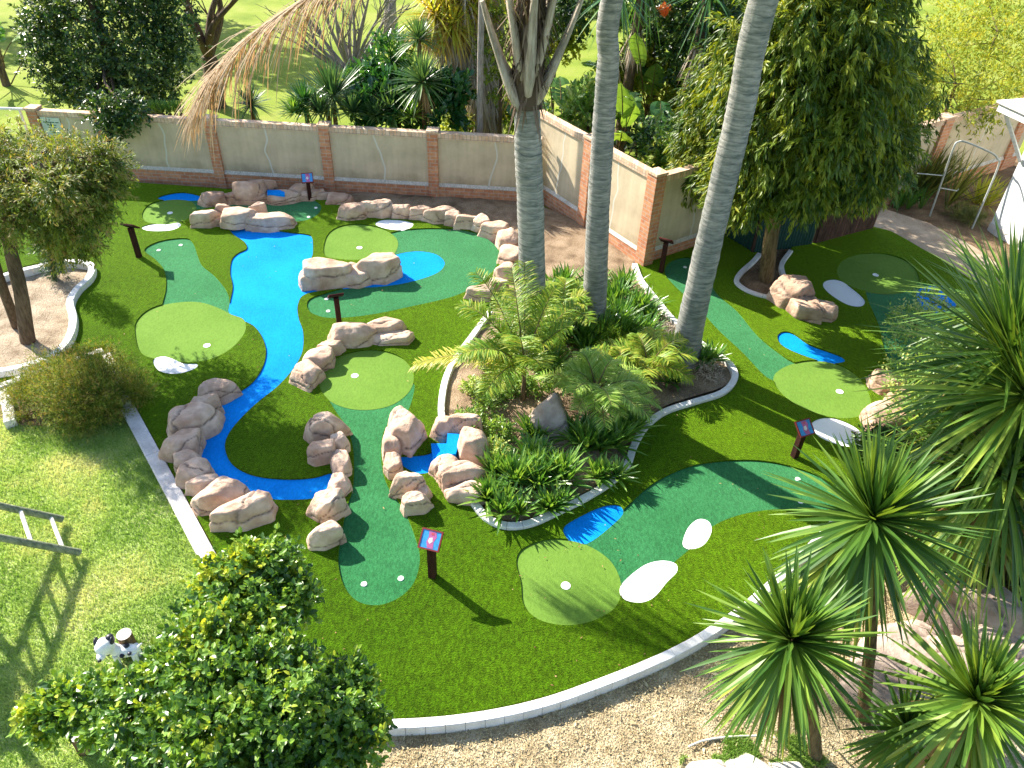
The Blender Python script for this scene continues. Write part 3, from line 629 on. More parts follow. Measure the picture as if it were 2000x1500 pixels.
stones('rock_border', 'arc of pale boulders behind the green nearest the middle of the course', 'rockwork',
       [(600, 730, 54, 60, .26), (621, 700, 58, 52, .28), (648, 680, 48, 36, .24), (693, 650, 90, 60, .38), (750, 640, 76, 40, .30), (766, 658, 78, 34, .18)])
stones('rock_border', 'left-hand boulders of the gateway over the teal fairway, ending by its tees', 'rockwork',
       [(633, 836, 60, 66, .46), (627, 883, 52, 56, .34), (664, 868, 34, 46, .30), (666, 905, 36, 62, .26), (663, 945, 36, 54, .22), (643, 986, 62, 70, .38), (634, 1045, 60, 58, .34)])
stones('rock_border', 'right-hand boulders of the gateway between the teal fairway and the little pool', 'rockwork',
       [(790, 840, 66, 86, .50), (764, 868, 34, 70, .34), (768, 908, 34, 58, .28), (796, 948, 58, 54, .38), (812, 983, 52, 48, .30), (828, 962, 24, 50, .2)])
ec = stones('rock_cascade', 'rock cascade with blue steps at the left tip of the planted island', 'rockwork',
            [(868, 838, 44, 56, .36), (905, 832, 66, 44, .44), (925, 872, 58, 84, .50), (873, 912, 54, 54, .28), (905, 928, 84, 56, .36), (910, 962, 76, 42, .26)])
c0 = np.array(ec.location)
for q, z in (([(842, 866), (880, 866), (878, 900), (846, 905)], .13), ([(874, 846), (902, 848), (890, 886), (870, 890)], .25)):
    a = Acc(); tp = [G(x, y, z)-c0 for x, y in q]; bt = [p-[0, 0, z] for p in tp]; a.add(tp, [[3, 2, 1, 0]]); a.add(tp+bt, [[i, (i+1) % 4, 4+(i+1) % 4, 4+i] for i in range(4)])
    a.build('blue_step', MT['blue'], ec)
stones('rock_island', 'long two-humped pale boulder standing in the blue stream below the light green', 'rockwork',
       [(640, 532, 92, 64, .46), (604, 545, 38, 42, .30), (692, 538, 62, 48, .28), (738, 522, 78, 62, .46)])
stones('rock_bridge', 'boulder bridge with a low stone lintel over the head of the blue stream', 'rockwork',
       [(403, 427, 50, 34, .36), (428, 432, 40, 22, .20), (434, 414, 32, 24, .36), (466, 418, 62, 22, .20, 0, .22), (502, 412, 34, 24, .34), (528, 431, 82, 30, .30)])
hc = stones('rock_cascade', 'low brown rock cascade against the foot of the long wall by the blue sign', 'rockwork',
            [(418, 388, 48, 26, .28), (455, 386, 36, 20, .24), (488, 374, 62, 42, .50), (512, 368, 40, 34, .42), (502, 388, 44, 16, .22), (556, 384, 62, 24, .24), (588, 372, 46, 22, .32), (606, 380, 46, 22, .22), (634, 383, 26, 13, .18), (664, 388, 44, 24, .24)], 'rock2')
c0 = np.array(hc.location); a = Acc(); tp = [G(x, y, .24)-c0 for x, y in [(522, 371), (556, 371), (556, 380), (522, 380)]]
a.add(tp, [[3, 2, 1, 0]]); a.add(tp+[p-[0, 0, .25] for p in tp], [[i, (i+1) % 4, 4+(i+1) % 4, 4+i] for i in range(4)]); a.build('blue_pool', MT['blue'], hc)
stones('rock_border', 'long arc of pale blocks round the back of the course', 'rockwork',
       [(688, 413, 54, 36, .34), (722, 408, 36, 34, .36), (746, 408, 44, 36, .38), (786, 413, 42, 30, .30), (822, 416, 42, 30, .28), (862, 419, 60, 36, .36), (886, 428, 34, 30, .30), (912, 433, 46, 30, .30), (940, 437, 36, 36, .30), (966, 447, 46, 38, .30), (992, 468, 42, 46, .30), (996, 498, 46, 48, .30), (990, 530, 44, 40, .28), (972, 556, 40, 30, .24)])
stones('boulder_pair', 'small tan boulder beside the planted island under the palm frond', 'rockwork', [(938, 571, 46, 38, .26)])
stones('boulder_pair', 'pair of red brown boulders beside the ringed bed of the drooping tree', 'rockwork', [(1549, 571, 80, 70, .52), (1578, 603, 58, 50, .34), (1606, 606, 48, 44, .30)], 'rock2')
stones('boulder_pair', 'pinkish boulders at the end of the right-hand green, half under the leafy shrub', 'rockwork', [(1732, 745, 62, 56, .36), (1752, 780, 40, 50, .30), (1728, 814, 76, 74, .42)], 'rock2')
stones('boulder_heap', 'large weathered grey boulders in shade at the lower right behind the yucca', 'rocks', [(1925, 1195, 170, 140, .75), (1965, 1270, 150, 90, .45), (1880, 1290, 120, 80, .35), (1770, 1300, 150, 210, .16)], 'stone', 'natural boulders')
stones('standing_stone', 'pointed grey stone standing among the plants of the island', 'stone', [(1074, 822, 84, 92, .50, 20, 0., True)], 'stone', 'natural boulders')
stones('flat_stone', 'pale flat stone at the bottom edge of the picture on the dry ground', 'stone', [(1400, 1530, 110, 80, .10, 0, -.1), (1480, 1525, 120, 80, .10, 0, -.1), (1550, 1530, 90, 80, .10, 0, -.1)], 'pale', 'natural boulders')

# ------------------------------------------------------------------ signs, holes, tees, logs, ladder, toy dog
def sign(px, py, h, rot, facing, label):
    b = G(px, py, .03); T = thing('sign_post', label, 'sign', tuple(b), rot, 'hole signs on square posts')
    a = Acc(); box(a, (0, 0, h/2), (.088, .088, h)); a.build('post', MT['post'], T)
    tl = math.radians(38)*(1 if facing else -1); c, s = math.cos(tl), math.sin(tl); Rx = np.array([[1, 0, 0], [0, c, -s], [0, s, c]])
    top = np.array([0, 0, h+.035])
    a = Acc(); box(a, top, (.27, .25, .022), Rx); bd = a.build('board', MT['post'], T)
    a = Acc()
    for cx, cy, sx, sy in ((0, .116, .27, .018), (0, -.116, .27, .018), (.126, 0, .018, .214), (-.126, 0, .018, .214)):
        box(a, top+Rx@np.array([cx, cy, .0165]), (sx, sy, .011), Rx)
    fr = a.build('frame', MT['postframe'], bd)
    a = Acc(); box(a, top+Rx@np.array([0, 0, .0135]), (.234, .214, .005), Rx)
    def blot(pts, z, mi):
        a.add([top+Rx@np.array([x, y, .0165+z]) for x, y in pts], [list(range(len(pts)))], .5, mi)
    blot([(-.04, .10), (.05, .10), (.07, .04), (.045, -.02), (.055, -.10), (-.02, -.10), (-.045, -.03), (-.03, .03)], .001, 1)
    blot([(-.02, .02), (.02, .03), (.03, -.02), (.0, -.05), (-.03, -.02)], .002, 2)
    blot([(-.01, .085), (.03, .085), (.035, .06), (.0, .055)], .002, 3)
    a.build('picture', [MT['sgblue'], MT['sgpink'], MT['sgwhite'], MT['sgred']], bd); return T
MT['sgblue'] = M_plain('sign_blue', (.05, .30, .62), .35, .5, .2, 30); MT['sgpink'] = M_plain('sign_pink', (.50, .13, .30), .35, .5)
MT['sgwhite'] = M_plain('sign_white', (.75, .66, .62), .35, .5); MT['sgred'] = M_plain('sign_red', (.55, .09, .10), .35, .5)
sign(845, 1125, .66, math.radians(-14), True, 'sign post with blue and pink picture beside the two white tees at the front')
sign(1551, 892, .55, math.radians(24), True, 'leaning-looking sign post with dark blue picture by the white trap and the yucca')
sign(606, 390, .50, math.radians(16), True, 'sign post with bright blue picture standing in front of the long wall')
sign(272, 502, .66, math.radians(-8), False, 'sign post seen from behind left of the two tees by the leafy left tree')
sign(663, 634, .58, math.radians(22), False, 'sign post seen from behind above the arc of pale boulders')
sign(1291, 531, .68, math.radians(-24), False, 'sign post seen from behind at the foot of the corner pier')

def disc(a, c, r0, r1, z0, z1, n=24):
    th = np.linspace(0, 2*math.pi, n, endpoint=False); ring = lambda r, z: np.column_stack([c[0]+r*np.cos(th), c[1]+r*np.sin(th), np.full(n, z)])
    a.add(np.vstack([ring(r0, z0), ring(r1, z1)]), [[i, (i+1) % n, n+(i+1) % n, n+i] for i in range(n)])
proto = None
HOLES = [(404, 675, 'by the bean-shaped white trap on the far left green'), (332, 416, 'of the small shaded green near the rock bridge'), (702, 484, 'of the pale green behind the rock in the stream'),
         (693, 734, 'of the green inside the arc of pale boulders'), (1105, 1144, 'of the large green at the front right'), (1640, 765, 'of the sunlit green beside the pink boulders'),
         (1710, 537, 'of the dark shaded green near the path')]
for x, y, lb in HOLES:
    c = G(x, y, .014); t = thing('golf_hole', 'white golf cup '+lb, 'golf hole', tuple(c), 0, 'golf cups')
    if proto is None:
        a = Acc(); disc(a, (0, 0), .062, .060, .0, .006); disc(a, (0, 0), .060, .046, .006, .006); r1 = a.build('rim', MT['tee'], t)
        a = Acc(); disc(a, (0, 0), .046, .046, .0055, .0005); n = 24; th = np.linspace(0, 2*math.pi, n, endpoint=False)
        a.add(np.column_stack([.046*np.cos(th), .046*np.sin(th), np.full(n, .0008)]), [list(range(n))]); c1 = a.build('cup', MT['tee'], t); proto = (r1, c1)
    else:
        for s in proto: o = s.copy(); COL.objects.link(o); o.parent = t
a = Acc(); disc(a, (0, 0), .040, .036, 0, .010); n = 24; th = np.linspace(0, 2*math.pi, n, endpoint=False)
a.add(np.column_stack([.036*np.cos(th), .036*np.sin(th), np.full(n, .010)]), [list(range(n))])
TEES = [(310, 489, 'the left one at the top of the left fairway'), (353, 479, 'the right one at the top of the left fairway'), (617, 406, 'the upper one below the blue sign'), (603, 424, 'the lower one below the blue sign'),
        (638, 584, 'the upper one by the stream below the rock'), (641, 608, 'the lower one by the sign above the stone arc'), (711, 1141, 'the left one at the front fairway end'), (783, 1130, 'the right one near the front sign post'),
        (1558, 936, 'the upper one by the yucca tips'), (1564, 980, 'the lower one by the yucca tips'), (1338, 522, 'alone by the corner pier sign')]
tp = None
for x, y, lb in TEES:
    o = a.build('tee_marker', MT['tee']) if tp is None else tp.copy()
    if tp is None: tp = o
    else: COL.objects.link(o)
    o.location = tuple(G(x, y, .010)); tag(o, 'round white tee marker, '+lb, 'tee marker', 'tee markers')

def log(px, py, h, r, lean, label):
    b = G(px, py, -.06); t = thing('log_post', label, 'log post', tuple(b), 0, 'short log posts'); a = Acc()
    top = np.array([lean[0], lean[1], h]); tube(a, [(0, 0, 0), top*.5, top], [r*1.05, r, r*.98], 16, cap=False); a.build('log', MT['log'], t, True)
    th = np.linspace(0, 2*math.pi, 16, endpoint=False); V = np.column_stack([r*.98*np.cos(th), r*.98*np.sin(th), np.zeros(16)])
    a = Acc(); a.add(V+top+[0, 0, .002], [list(range(16))]); a.add(np.vstack([V+top+[0, 0, .002], V+top-[0, 0, .02]]), [[i, 16+i, 16+(i+1) % 16, (i+1) % 16] for i in range(16)]); a.build('sawn_end', MT['endgrain'], t)
log(258, 1272, .34, .082, (-.0, .0), 'short log post with sawn grey top behind the spotted dog figure')
log(170, 1462, .30, .085, (0, 0), 'short brown log post at the lower left edge of the glossy bush')

def ellip(a, c, r, tint=.5, mi=0, R=None):
    V = ICO_V*np.asarray(r); V = V@R.T if R is not None else V; a.add(V+np.asarray(c), ICO_F, tint, mi)
dg = G(222, 1296, -.05); D = thing('dog_figure', 'white dog figure with black spots on the lawn beside the log post', 'dog figure', tuple(dg), math.radians(8))
a = Acc(); ellip(a, (.17, .03, .19), (.16, .075, .075)); ellip(a, (0, 0, .34), (.105, .10, .105)); tube(a, [(.03, .01, .30), (.09, .02, .22)], [.06, .07], 12)
ellip(a, (-.02, -.085, .305), (.05, .07, .045))
for x, y in ((.08, -.03), (.08, .08), (.27, -.02), (.27, .08)): tube(a, [(x, y, .2), (x-.005, y, 0)], [.034, .03], 10)
tube(a, [(.31, .03, .22), (.37, .03, .30)], [.02, .01], 8); a.build('body', MT['gwhite'], D, True)
for c, s in (((.055, .055, .425), .043), ((-.02, -.155, .31), .022), ((.16, -.048, .21), .028), ((.24, -.038, .225), .024), ((.20, .04, .263), .03), ((-.10, .0, .33), .02), ((.03, -.055, .27), .024)):
    a = Acc(); ellip(a, c, (s, s, s*.75)); a.build('spot', MT['gblack'], D, True)
for sx in (-1, 1):
    a = Acc(); ellip(a, (.095*sx*.9, .03, .40), (.022, .05, .05)); a.build('ear', MT['gblack'], D, True)

A1, A2 = G(156, 1079, .045), G(122, 1014, .045); Bq = G(0, 1050, .70); dv = Bq-A1
F_ = thing('climbing_frame', 'wooden climbing frame ladder of green poles with pale rungs on the left lawn', 'climbing frame', (A1[0], A1[1], -.05)); o0 = np.array([A1[0], A1[1], -.05])
for q in (A1, A2):
    a = Acc(); tube(a, [q-o0, q+dv*1.1-o0, q+dv*2.3-o0], [.047, .045, .043], 14); a.build('rail', MT['ladder'], F_, True)
for f in (.20, .60, 1.0, 1.4, 1.8, 2.2):
    p, q = A1+dv*(f+.02), A2+dv*(f-.04)
    a = Acc(); tube(a, [p-o0, q-o0], .026, 10); a.build('rung', MT['rung'], F_, True)
ct = (A1+A2)/2+dv*2.3; ld = unit(dv*[1, 1, 0]); sd = np.array([-ld[1], ld[0], 0])
for i, j in ((0, -.55), (0, .55), (1.2, -.55), (1.2, .55)):
    q = ct+ld*i+sd*j; a = Acc(); tube(a, [[q[0]-o0[0], q[1]-o0[1], 0], [q[0]-o0[0], q[1]-o0[1], 2.3]], .05, 10); a.build('frame_post', MT['ladder'], F_, True)
for k in range(9):
    q = ct+ld*(.07+k*.133); a = Acc(); box(a, q-o0+[0, 0, .02], (.125, 1.15, .03), rz(math.atan2(ld[1], ld[0]))); a.build('deck_board', MT['wood'], F_)
a = Acc(); P = [G(x, y, -.07) for x, y in [(1345, 1458), (1372, 1447), (1405, 1441), (1440, 1438), (1480, 1437)]]
tube(a, spline(np.array(P), 5), .012, 8); tag(a.build('garden_pipe', MT['hose'], None, True, loc=P[0]), 'thin pale pipe lying on the dry ground by the lower yucca', 'pipe')

# ------------------------------------------------------------------ plants: builders
def twigs(a, c, r, n, per, ll, lw, tlen=.3, lump=0., out=.6, down=.0, up=.25, tint=(.15, .7), squash=1., tmpl=LEAF4, shell=.45, spread=.7):
    """n leafy twigs through the volume of one clump of a crown"""
    c = np.asarray(c, float); d = sph(n); rad = r*(shell+(1-shell)*rng.random(n)**.6)*(1+.22*rng.standard_normal(n)*.6)
    C = c+d*rad[:, None]*[1, 1, squash]
    if lump:                        # gather the twigs of a clump into smaller tufts
        m = max(3, n//26); K = c+sph(m)*r*(.45+.5*rng.random(m))[:, None]; k = rng.integers(0, m, n); C = C*(1-lump)+(K[k]+d*r*.34)*lump
    T = unit(d*out+sph(n)*.55+np.array([0, 0, up-down])); s = rng.random((n, per))
    P = C[:, None]+T[:, None]*(s*tlen)[..., None]+rng.normal(0, .012, (n, per, 3)); P[..., 2] -= down*.35*tlen*s**2
    D = T[:, None]*.75+sph(n*per).reshape(n, per, 3)*spread+np.array([0, 0, -down*.8])
    N = unit(sph(n*per).reshape(n, per, 3)*.7+np.array([0, 0, 1.])+d[:, None]*.4)
    tt = rng.uniform(tint[0], tint[1], n)[:, None]+rng.normal(0, .10, (n, per))
    sz = rng.uniform(.7, 1.2, (n, per))
    scatter(a, P.reshape(-1, 3), D.reshape(-1, 3), N.reshape(-1, 3), (sz*ll).ravel(), (sz*lw).ravel(), np.clip(tt, 0, 1).ravel(), tmpl)
def limbs(a, p0, ends, r0, r1=.012, n=7, bend=.12):
    for e in ends:
        e = np.asarray(e, float); m = (p0+e)/2+rng.normal(0, bend, 3)*np.linalg.norm(e-p0)*.6
        tube(a, spline([p0, m, e], 4), np.linspace(r0, r1, 9), n, cap=False)
def pxclumps(L, useY=True):
    out = []
    for l in L:
        P = GY(*l[:3]) if useY else G(*l[:3]); out.append((P, l[3]*mpp(P))+tuple(l[4:]))
    return out
def tree(name, label, cat, base, trunk, r0, clumps, leaf, bark, n, per, ll, lw, group=None, kw={}, limb=True, r1=None, tints=None):
    base = np.asarray(base, float); T = thing(name, label, cat, tuple(base), 0, group)
    tr = np.asarray(trunk, float); a = Acc()
    sp = spline(tr, 5); tube(a, sp, np.linspace(r0, r1 or r0*.6, len(sp)), 12, wob=.04)
    if limb:
        for c in clumps: 
            k = np.argmin(np.linalg.norm(sp-np.asarray(c[0]), axis=1)); k = min(k, len(sp)-1); limbs(a, sp[k], [c[0]], r0*.32, .01)
    a.build('trunk', MT[bark], T, True, loc=base)
    a = Acc()
    for c in clumps:
        k2 = dict(kw)
        if len(c) > 2 and c[2]: k2['tint'] = c[2]
        twigs(a, c[0], c[1], int(n*max(.35, min(1.5, (c[1]/.6)**2))) if n > 0 else -n, per, ll, lw, **k2)
    a.build('crown', MT[leaf], T, False, loc=base); return T
def rosette(a, c, n, L, W, el=(-.5, 1.5), droop=(.0, .12), tint=(.1, .8), axis=(0, 0, 1), r0=.04, seg=4, old_tint=None, pw=1.):
    u = rng.random(n)**pw; e = el[0]+(el[1]-el[0])*u; az = np.arange(n)*2.39996+rng.uniform(0, .5, n)
    D = np.column_stack([np.cos(e)*np.cos(az), np.cos(e)*np.sin(az), np.sin(e)]); ax = unit(axis)
    q = Vector((0, 0, 1)).rotation_difference(Vector(ax)).to_matrix(); D = D@np.array(q).T
    Ls = L*(1-.28*np.clip(u, 0, 1)**3)*rng.uniform(.82, 1.08, n); dr = droop[1]+(droop[0]-droop[1])*np.clip((e+.4)/1.2, 0, 1)
    t = tint[0]+(tint[1]-tint[0])*rng.random(n)
    if old_tint is not None: t = np.where(u < .22, old_tint+rng.normal(0, .05, n), t)
    blades(a, np.asarray(c)+D*r0, D, Ls, W*rng.uniform(.85, 1.15, n), dr*rng.uniform(.6, 1.4, n), np.clip(t, 0, 1), seg=seg)
def frond(al, as_, P0, az, el, L, droop, nl, ll, lw, tint=(.1, .7), ldroop=.25, r=.014, vee=.25, start=.14, twist=0., lvl=.9):
    d = np.array([math.cos(el)*math.cos(az), math.cos(el)*math.sin(az), math.sin(el)]); s = np.linspace(0, 1, 12)
    C = np.asarray(P0)+d*(L*s)[:, None]; C[:, 2] -= droop*L*s**2
    tube(as_, C, np.linspace(r, r*.25, 12), 6, .5, cap=False)
    sl = np.linspace(start, .99, nl); B = np.asarray(P0)+d*(L*sl)[:, None]; B[:, 2] -= droop*L*sl**2
    T = d+0*B; T[:, 2] -= 2*droop*sl; T = unit(T); S = unit(np.cross(T, [0, 0, 1.])); U = np.cross(S, T)
    prof = np.interp(sl, [start, .3, .6, 1], [.65, 1, .95, .4])
    for sg in (-1, 1):
        D = T*lvl*rng.uniform(.55, 1.0, nl)[:, None]+S*sg+U*(vee+rng.normal(0, .14, nl))[:, None]+rng.normal(0, .06, (nl, 3))
        blades(al, B, D, ll*prof*rng.uniform(.85, 1.1, nl), lw, ldroop*rng.uniform(.5, 1.5, nl), np.clip(rng.uniform(*tint, nl), 0, 1), seg=3, fold=.2, prof='strap')
def strapclump(label, c, n, L, W, leaf='agap', name='strap_leaf_plant', cat='plant', el=(.35, 1.45), droop=(.1, .6), group=None, tint=(0, 1), spread=.10, z=0., heads=3):
    c = np.asarray(c, float); T = thing(name, label, cat, tuple(c), 0, group); a = Acc()
    for h in range(heads):
        o = c+np.append(rng.normal(0, spread, 2), 0); rosette(a, o, n//heads, L, W, el, droop, tint, r0=.015, pw=.8)
    a.build('leaves', MT[leaf], T, False, loc=c); return T
def paddle(a, P0, az, el, Lp, L, W, tint, ast, droop=.25):
    """banana-like leaf: petiole and a torn blade"""
    d = np.array([math.cos(el)*math.cos(az), math.cos(el)*math.sin(az), math.sin(el)]); s = np.linspace(0, 1, 16); tot = Lp+L
    C = np.asarray(P0)+d*(tot*s)[:, None]; C[:, 2] -= droop*tot*s**2.2; tube(ast, C, np.linspace(.022, .006, 16), 6, cap=False)
    f0 = Lp/tot; k = 9; S = unit(np.cross(d, [0, 0, 1.]))
    at = lambda t: np.array([np.interp(t, s, C[:, i]) for i in range(3)])
    for sg in (-1, 1):
        dr = rng.uniform(.05, .5)
        for i in range(k):
            t0, t1 = f0+(1-f0)*i/k, f0+(1-f0)*(i+.97)/k; w0, w1 = [W/2*math.sin(math.pi*min(1, max(.06, (t-f0)/(1-f0)*.93+.07)))**.6 for t in (t0, t1)]
            if i and rng.random() < .35: dr = rng.uniform(.05, .9)
            A, B = at(t0), at(t1); fw = unit(B-A)*.25; v = S*sg+fw+np.array([0, 0, .25-dr])
            a.add([A, B, B+unit(v)*w1, A+unit(v)*w0, (A+unit(v)*w0*.5)+[0, 0, .02], (B+unit(v)*w1*.5)+[0, 0, .02]], [[0, 1, 5, 4], [4, 5, 2, 3]], tint+rng.normal(0, .05))

# ------------------------------------------------------------------ the three palms of the island
def palm_trunk(pts, wid, Y, extra=None):
    P = [GY(x, y, Y) for x, y in pts]; R = [w/2*mpp(p) for w, p in zip(wid, P)]; P[0] = P[0]-np.array([0, 0, .15])
    if extra: P.append(np.asarray(extra, float)); R.append(R[-1]*.92)
    S_ = spline(P, 24); t = np.linspace(0, len(P)-1, len(S_)); Rr = np.interp(t, range(len(P)), R)
    h = S_[:, 2]; Rr = Rr*(1+.22*np.exp(-np.maximum(h, 0)/.22)+.05*np.array([mnoise.noise((0, 0, z*2.1)) for z in h])+.018*np.sin(h*2*math.pi/.11)+.012*np.sin(h*7.3)+rng.normal(0, .006, len(h))); return S_, Rr
def palm(label, pts, wid, Y, extra, nf, fl, boots=False, el=(.25, 1.3), seed=1):
    b = G(pts[0][0], pts[0][1], 0); T = thing('palm_tree', label, 'palm', tuple(b), 0, 'ringed grey palm trunks')
    S_, R = palm_trunk(pts, wid, Y, extra); a = Acc(); tube(a, S_, R, 22, wob=.006); a.build('trunk', MT['palmbark'], T, True, loc=b)
    return T, b, S_[-1], R[-1]
P1, b1, t1, r1 = palm('thick palm trunk with split leaf bases at the top, in front of the long wall', [(1043, 712), (1041, 600), (1039, 520), (1036, 400), (1032, 300), (1029, 200)], [56, 52, 51, 53, 54, 50], 10.75, None, 0, 0)
aB, aF = Acc(), Acc()
def boot(p, az, el, L, w, flatten=.36, bend=.35):
    d = np.array([math.cos(az), math.sin(az), 0]); s = np.linspace(0, 1, 9); C = np.asarray(p)+d[None]*(.10+L*math.cos(el)*(s-bend*.5*s*s))[:, None]; C[:, 2] += L*math.sin(el)*s
    tube(aB, C, w*np.interp(s, [0, .15, .5, 1], [.75, 1., .62, .34]), 10, flat=flatten); return C[-1]
tips = []
cup = t1-np.array([0, 0, .05])
for az, el, L, w, dz in ((math.pi+.15, 1.12, 1.75, .29, 0.), (.1, 1.12, 1.9, .27, .02), (-1.45, 1.38, 2.3, .29, .28), (-2.5, 1.3, 2.1, .23, .5), (-.6, 1.3, 2.2, .23, .55), (1.6, 1.25, 1.8, .19, .1), (2.5, 1.25, 2.0, .17, .4), (.9, 1.25, 2.0, .17, .5)):
    tips.append((boot(cup+[0, 0, dz*.83], az, el, L*.85, w*.85), az))
o = aB.build('leaf_base', MT['boot'], P1, True, loc=b1)
for k in range(420):               # dark fibre between the leaf bases
    z = rng.uniform(.1, 1.75); az = rng.uniform(0, 6.28); rr = .165-.02*z
    p = cup+np.array([rr*math.cos(az), rr*math.sin(az), z]); d = np.array([math.cos(az)*.3+rng.normal(0, .2), math.sin(az)*.3+rng.normal(0, .2), -.7 if rng.random() < .6 else .9])
    blades(aF, [p], [d], rng.uniform(.25, .6), .03, .1, rng.random(), seg=3, prof='strap')
tube(aF, [cup, cup+[0, 0, 1.0], cup+[0, 0, 1.95]], [.22, .21, .15], 12, .3)
aF.build('trunk_fibre', MT['fibre'], P1, False, loc=b1)
al, as_ = Acc(), Acc()
for i in range(17):
    az = i*2.4+.3; el = rng.uniform(.65, 1.3); frond(al, as_, cup+[0, 0, rng.uniform(1.6, 2.1)], az, el, rng.uniform(2.3, 2.9), rng.uniform(.32, .5), 44, .50, .035, (.05, .6), .5, .028)
al.build('fronds', MT['palmleaf'], P1, False, loc=b1); as_.build('frond_stalks', MT['bark2'], P1, True, loc=b1)
al = Acc()                          # the hanging dead frond at the top of the picture
K = spline([cup+[-.1, -.1, 1.8], GY(905, -150, 10.4), GY(700, -62, 10.0), GY(590, 4, 9.85), GY(490, 72, 9.75), GY(420, 140, 9.65), GY(368, 225, 9.55)], 8)
tube(al, K, np.linspace(.06, .012, len(K)), 8, .75, cap=False)
nf_ = 190; tt = np.linspace(14, len(K)-1, nf_); B = np.array([[np.interp(t, range(len(K)), K[:, i]) for i in range(3)] for t in tt]); TT = unit(np.gradient(B, axis=0)); SS = unit(np.cross(TT, [0, 0, 1.]))
for sg in (-1, 1):
    gr = rng.uniform(.05, .95, nf_) if sg > 0 else rng.uniform(-.35, .6, nf_)
    D = TT*rng.uniform(.5, 1., nf_)[:, None]+SS*sg*rng.uniform(.3, .9, nf_)[:, None]+np.array([0, 0, -1.])*gr[:, None]+rng.normal(0, .16, (nf_, 3))
    blades(al, B, D, rng.uniform(.4, .95, nf_)*np.interp(tt, [14, 40, len(K)-1], [1, 1, .5]), .016, .32, np.clip(rng.random(nf_)*.7+(.3 if sg < 0 else 0), 0, 1), seg=4, prof='strap')
o = al.build('dead_frond', MT['deadleaf'], P1, False, loc=b1); o['label'] = 'brown dead frond hanging in at the top left'
for lb, pts, wid, Y, ex, nf in (('slender grey palm trunk, middle one of three', [(1158, 648), (1163, 550), (1168, 420), (1178, 260), (1188, 120), (1198, -10)], [50, 46, 44, 44, 43, 44], 11.8, (1.75, 11.85, 8.6), 14),
                                ('leaning grey palm trunk at the right rim of the planted island', [(1334, 708), (1352, 620), (1395, 430), (1445, 220), (1490, 5)], [60, 52, 52, 54, 58], 11.0, (3.4, 11.05, 9.0), 14)):
    T, b, tp_, rr = palm(lb, pts, wid, Y, ex, 0, 0)
    al, as_ = Acc(), Acc()
    for i in range(nf): frond(al, as_, tp_, i*2.4, rng.uniform(.3, 1.2), rng.uniform(2.4, 3.0), rng.uniform(.3, .5), 40, .5, .035, (.05, .6), .5, .028)
    al.build('fronds', MT['palmleaf'], T, False, loc=b); as_.build('frond_stalks', MT['bark2'], T, True, loc=b)

# ------------------------------------------------------------------ the planting of the island
def small_palm(label, base, h, fr, leaf, name='young_palm', stem_r=.035, nl=30, ll=.32, lw=.026, ldroop=.3, tint=(.1, .75), fs=1.):
    base = np.asarray(base, float); T = thing(name, label, 'young palm', tuple(base)); a = Acc(); c = base+[0, 0, h]
    tube(a, [base-[0, 0, .05], base+[.01, 0, h*.5], c], [stem_r*1.3, stem_r, stem_r*.9], 10); a.build('stem', MT['bark2'], T, True, loc=base)
    al, as_ = Acc(), Acc()
    for f in fr: frond(al, as_, c, f[0], f[1], f[2]*fs, f[3], nl, ll, lw, f[4] if len(f) > 4 else tint, ldroop, .013)
    al.build('fronds', MT[leaf], T, False, loc=base); as_.build('frond_stalks', MT['bark2'], T, True, loc=base)
A = math.radians
fr = [(A(175), .35, 1.55, .45, (.75, 1.)), (A(140), 1.1, 1.9, .35, (.2, .7)), (A(160), 1.0, 1.6, .4), (A(95), 1.2, 1.7, .25), (A(60), 1.0, 1.5, .35), (A(30), 1.05, 1.4, .35), (A(0), 1.1, 1.2, .35), (A(-70), 1.0, 1.0, .45),
      (A(-120), .7, 1.2, .5), (A(-150), .9, 1.4, .45), (A(120), 1.3, 1.6, .2), (A(200), .85, 1.3, .5), (A(80), .9, 1.6, .4), (A(110), .8, 1.5, .4), (A(45), 1.25, 1.5, .3), (A(-100), 1.2, 1.3, .35)]
small_palm('feathery young palm with yellow green arching fronds in the middle of the island', G(1020, 782, .08), .70, fr, 'palmleaf', nl=72, ll=.40, lw=.019, fs=1.22, tint=(.15, .85))
fr = [(i*2.4, .35+.9*((i*7) % 11)/11, rng.uniform(.75, 1.0), .55) for i in range(24)]
small_palm('low palm with shiny light arching fronds beside the pointed stone', G(1158, 810, .08), .48, fr, 'datepalm', 'dwarf_palm', .06, 50, .30, .014, .2, (.2, 1.), 1.25)
fr = [(i*2.4+1, .5+.7*((i*5) % 9)/9, rng.uniform(.7, 1.0), .5) for i in range(12)]
small_palm('small feathery palm right of centre in the island, in front of the leaning palm trunk', G(1262, 735, .08), .2, fr, 'palmleaf', 'dwarf_palm', .04, 44, .32, .020, .25, (.3, .9), 1.25)
fr = [(i*2.4+.5, .75+.5*((i*5) % 9)/9, rng.uniform(.9, 1.25), .45) for i in range(13)]
small_palm('feathery palm seedling right of the thick palm trunk, behind the young palm', G(1092, 655, .08), .45, fr, 'palmleaf', 'young_palm', .03, 40, .32, .024, .3, (.2, .9))
fr = [(i*2.4+2.1, .6+.6*((i*4) % 7)/7, rng.uniform(.7, .95), .5) for i in range(12)]
small_palm('feathery palm seedling between the fern and the low shiny palm', G(1205, 755, .08), .25, fr, 'palmleaf', 'dwarf_palm', .03, 34, .28, .022, .3, (.3, .95))
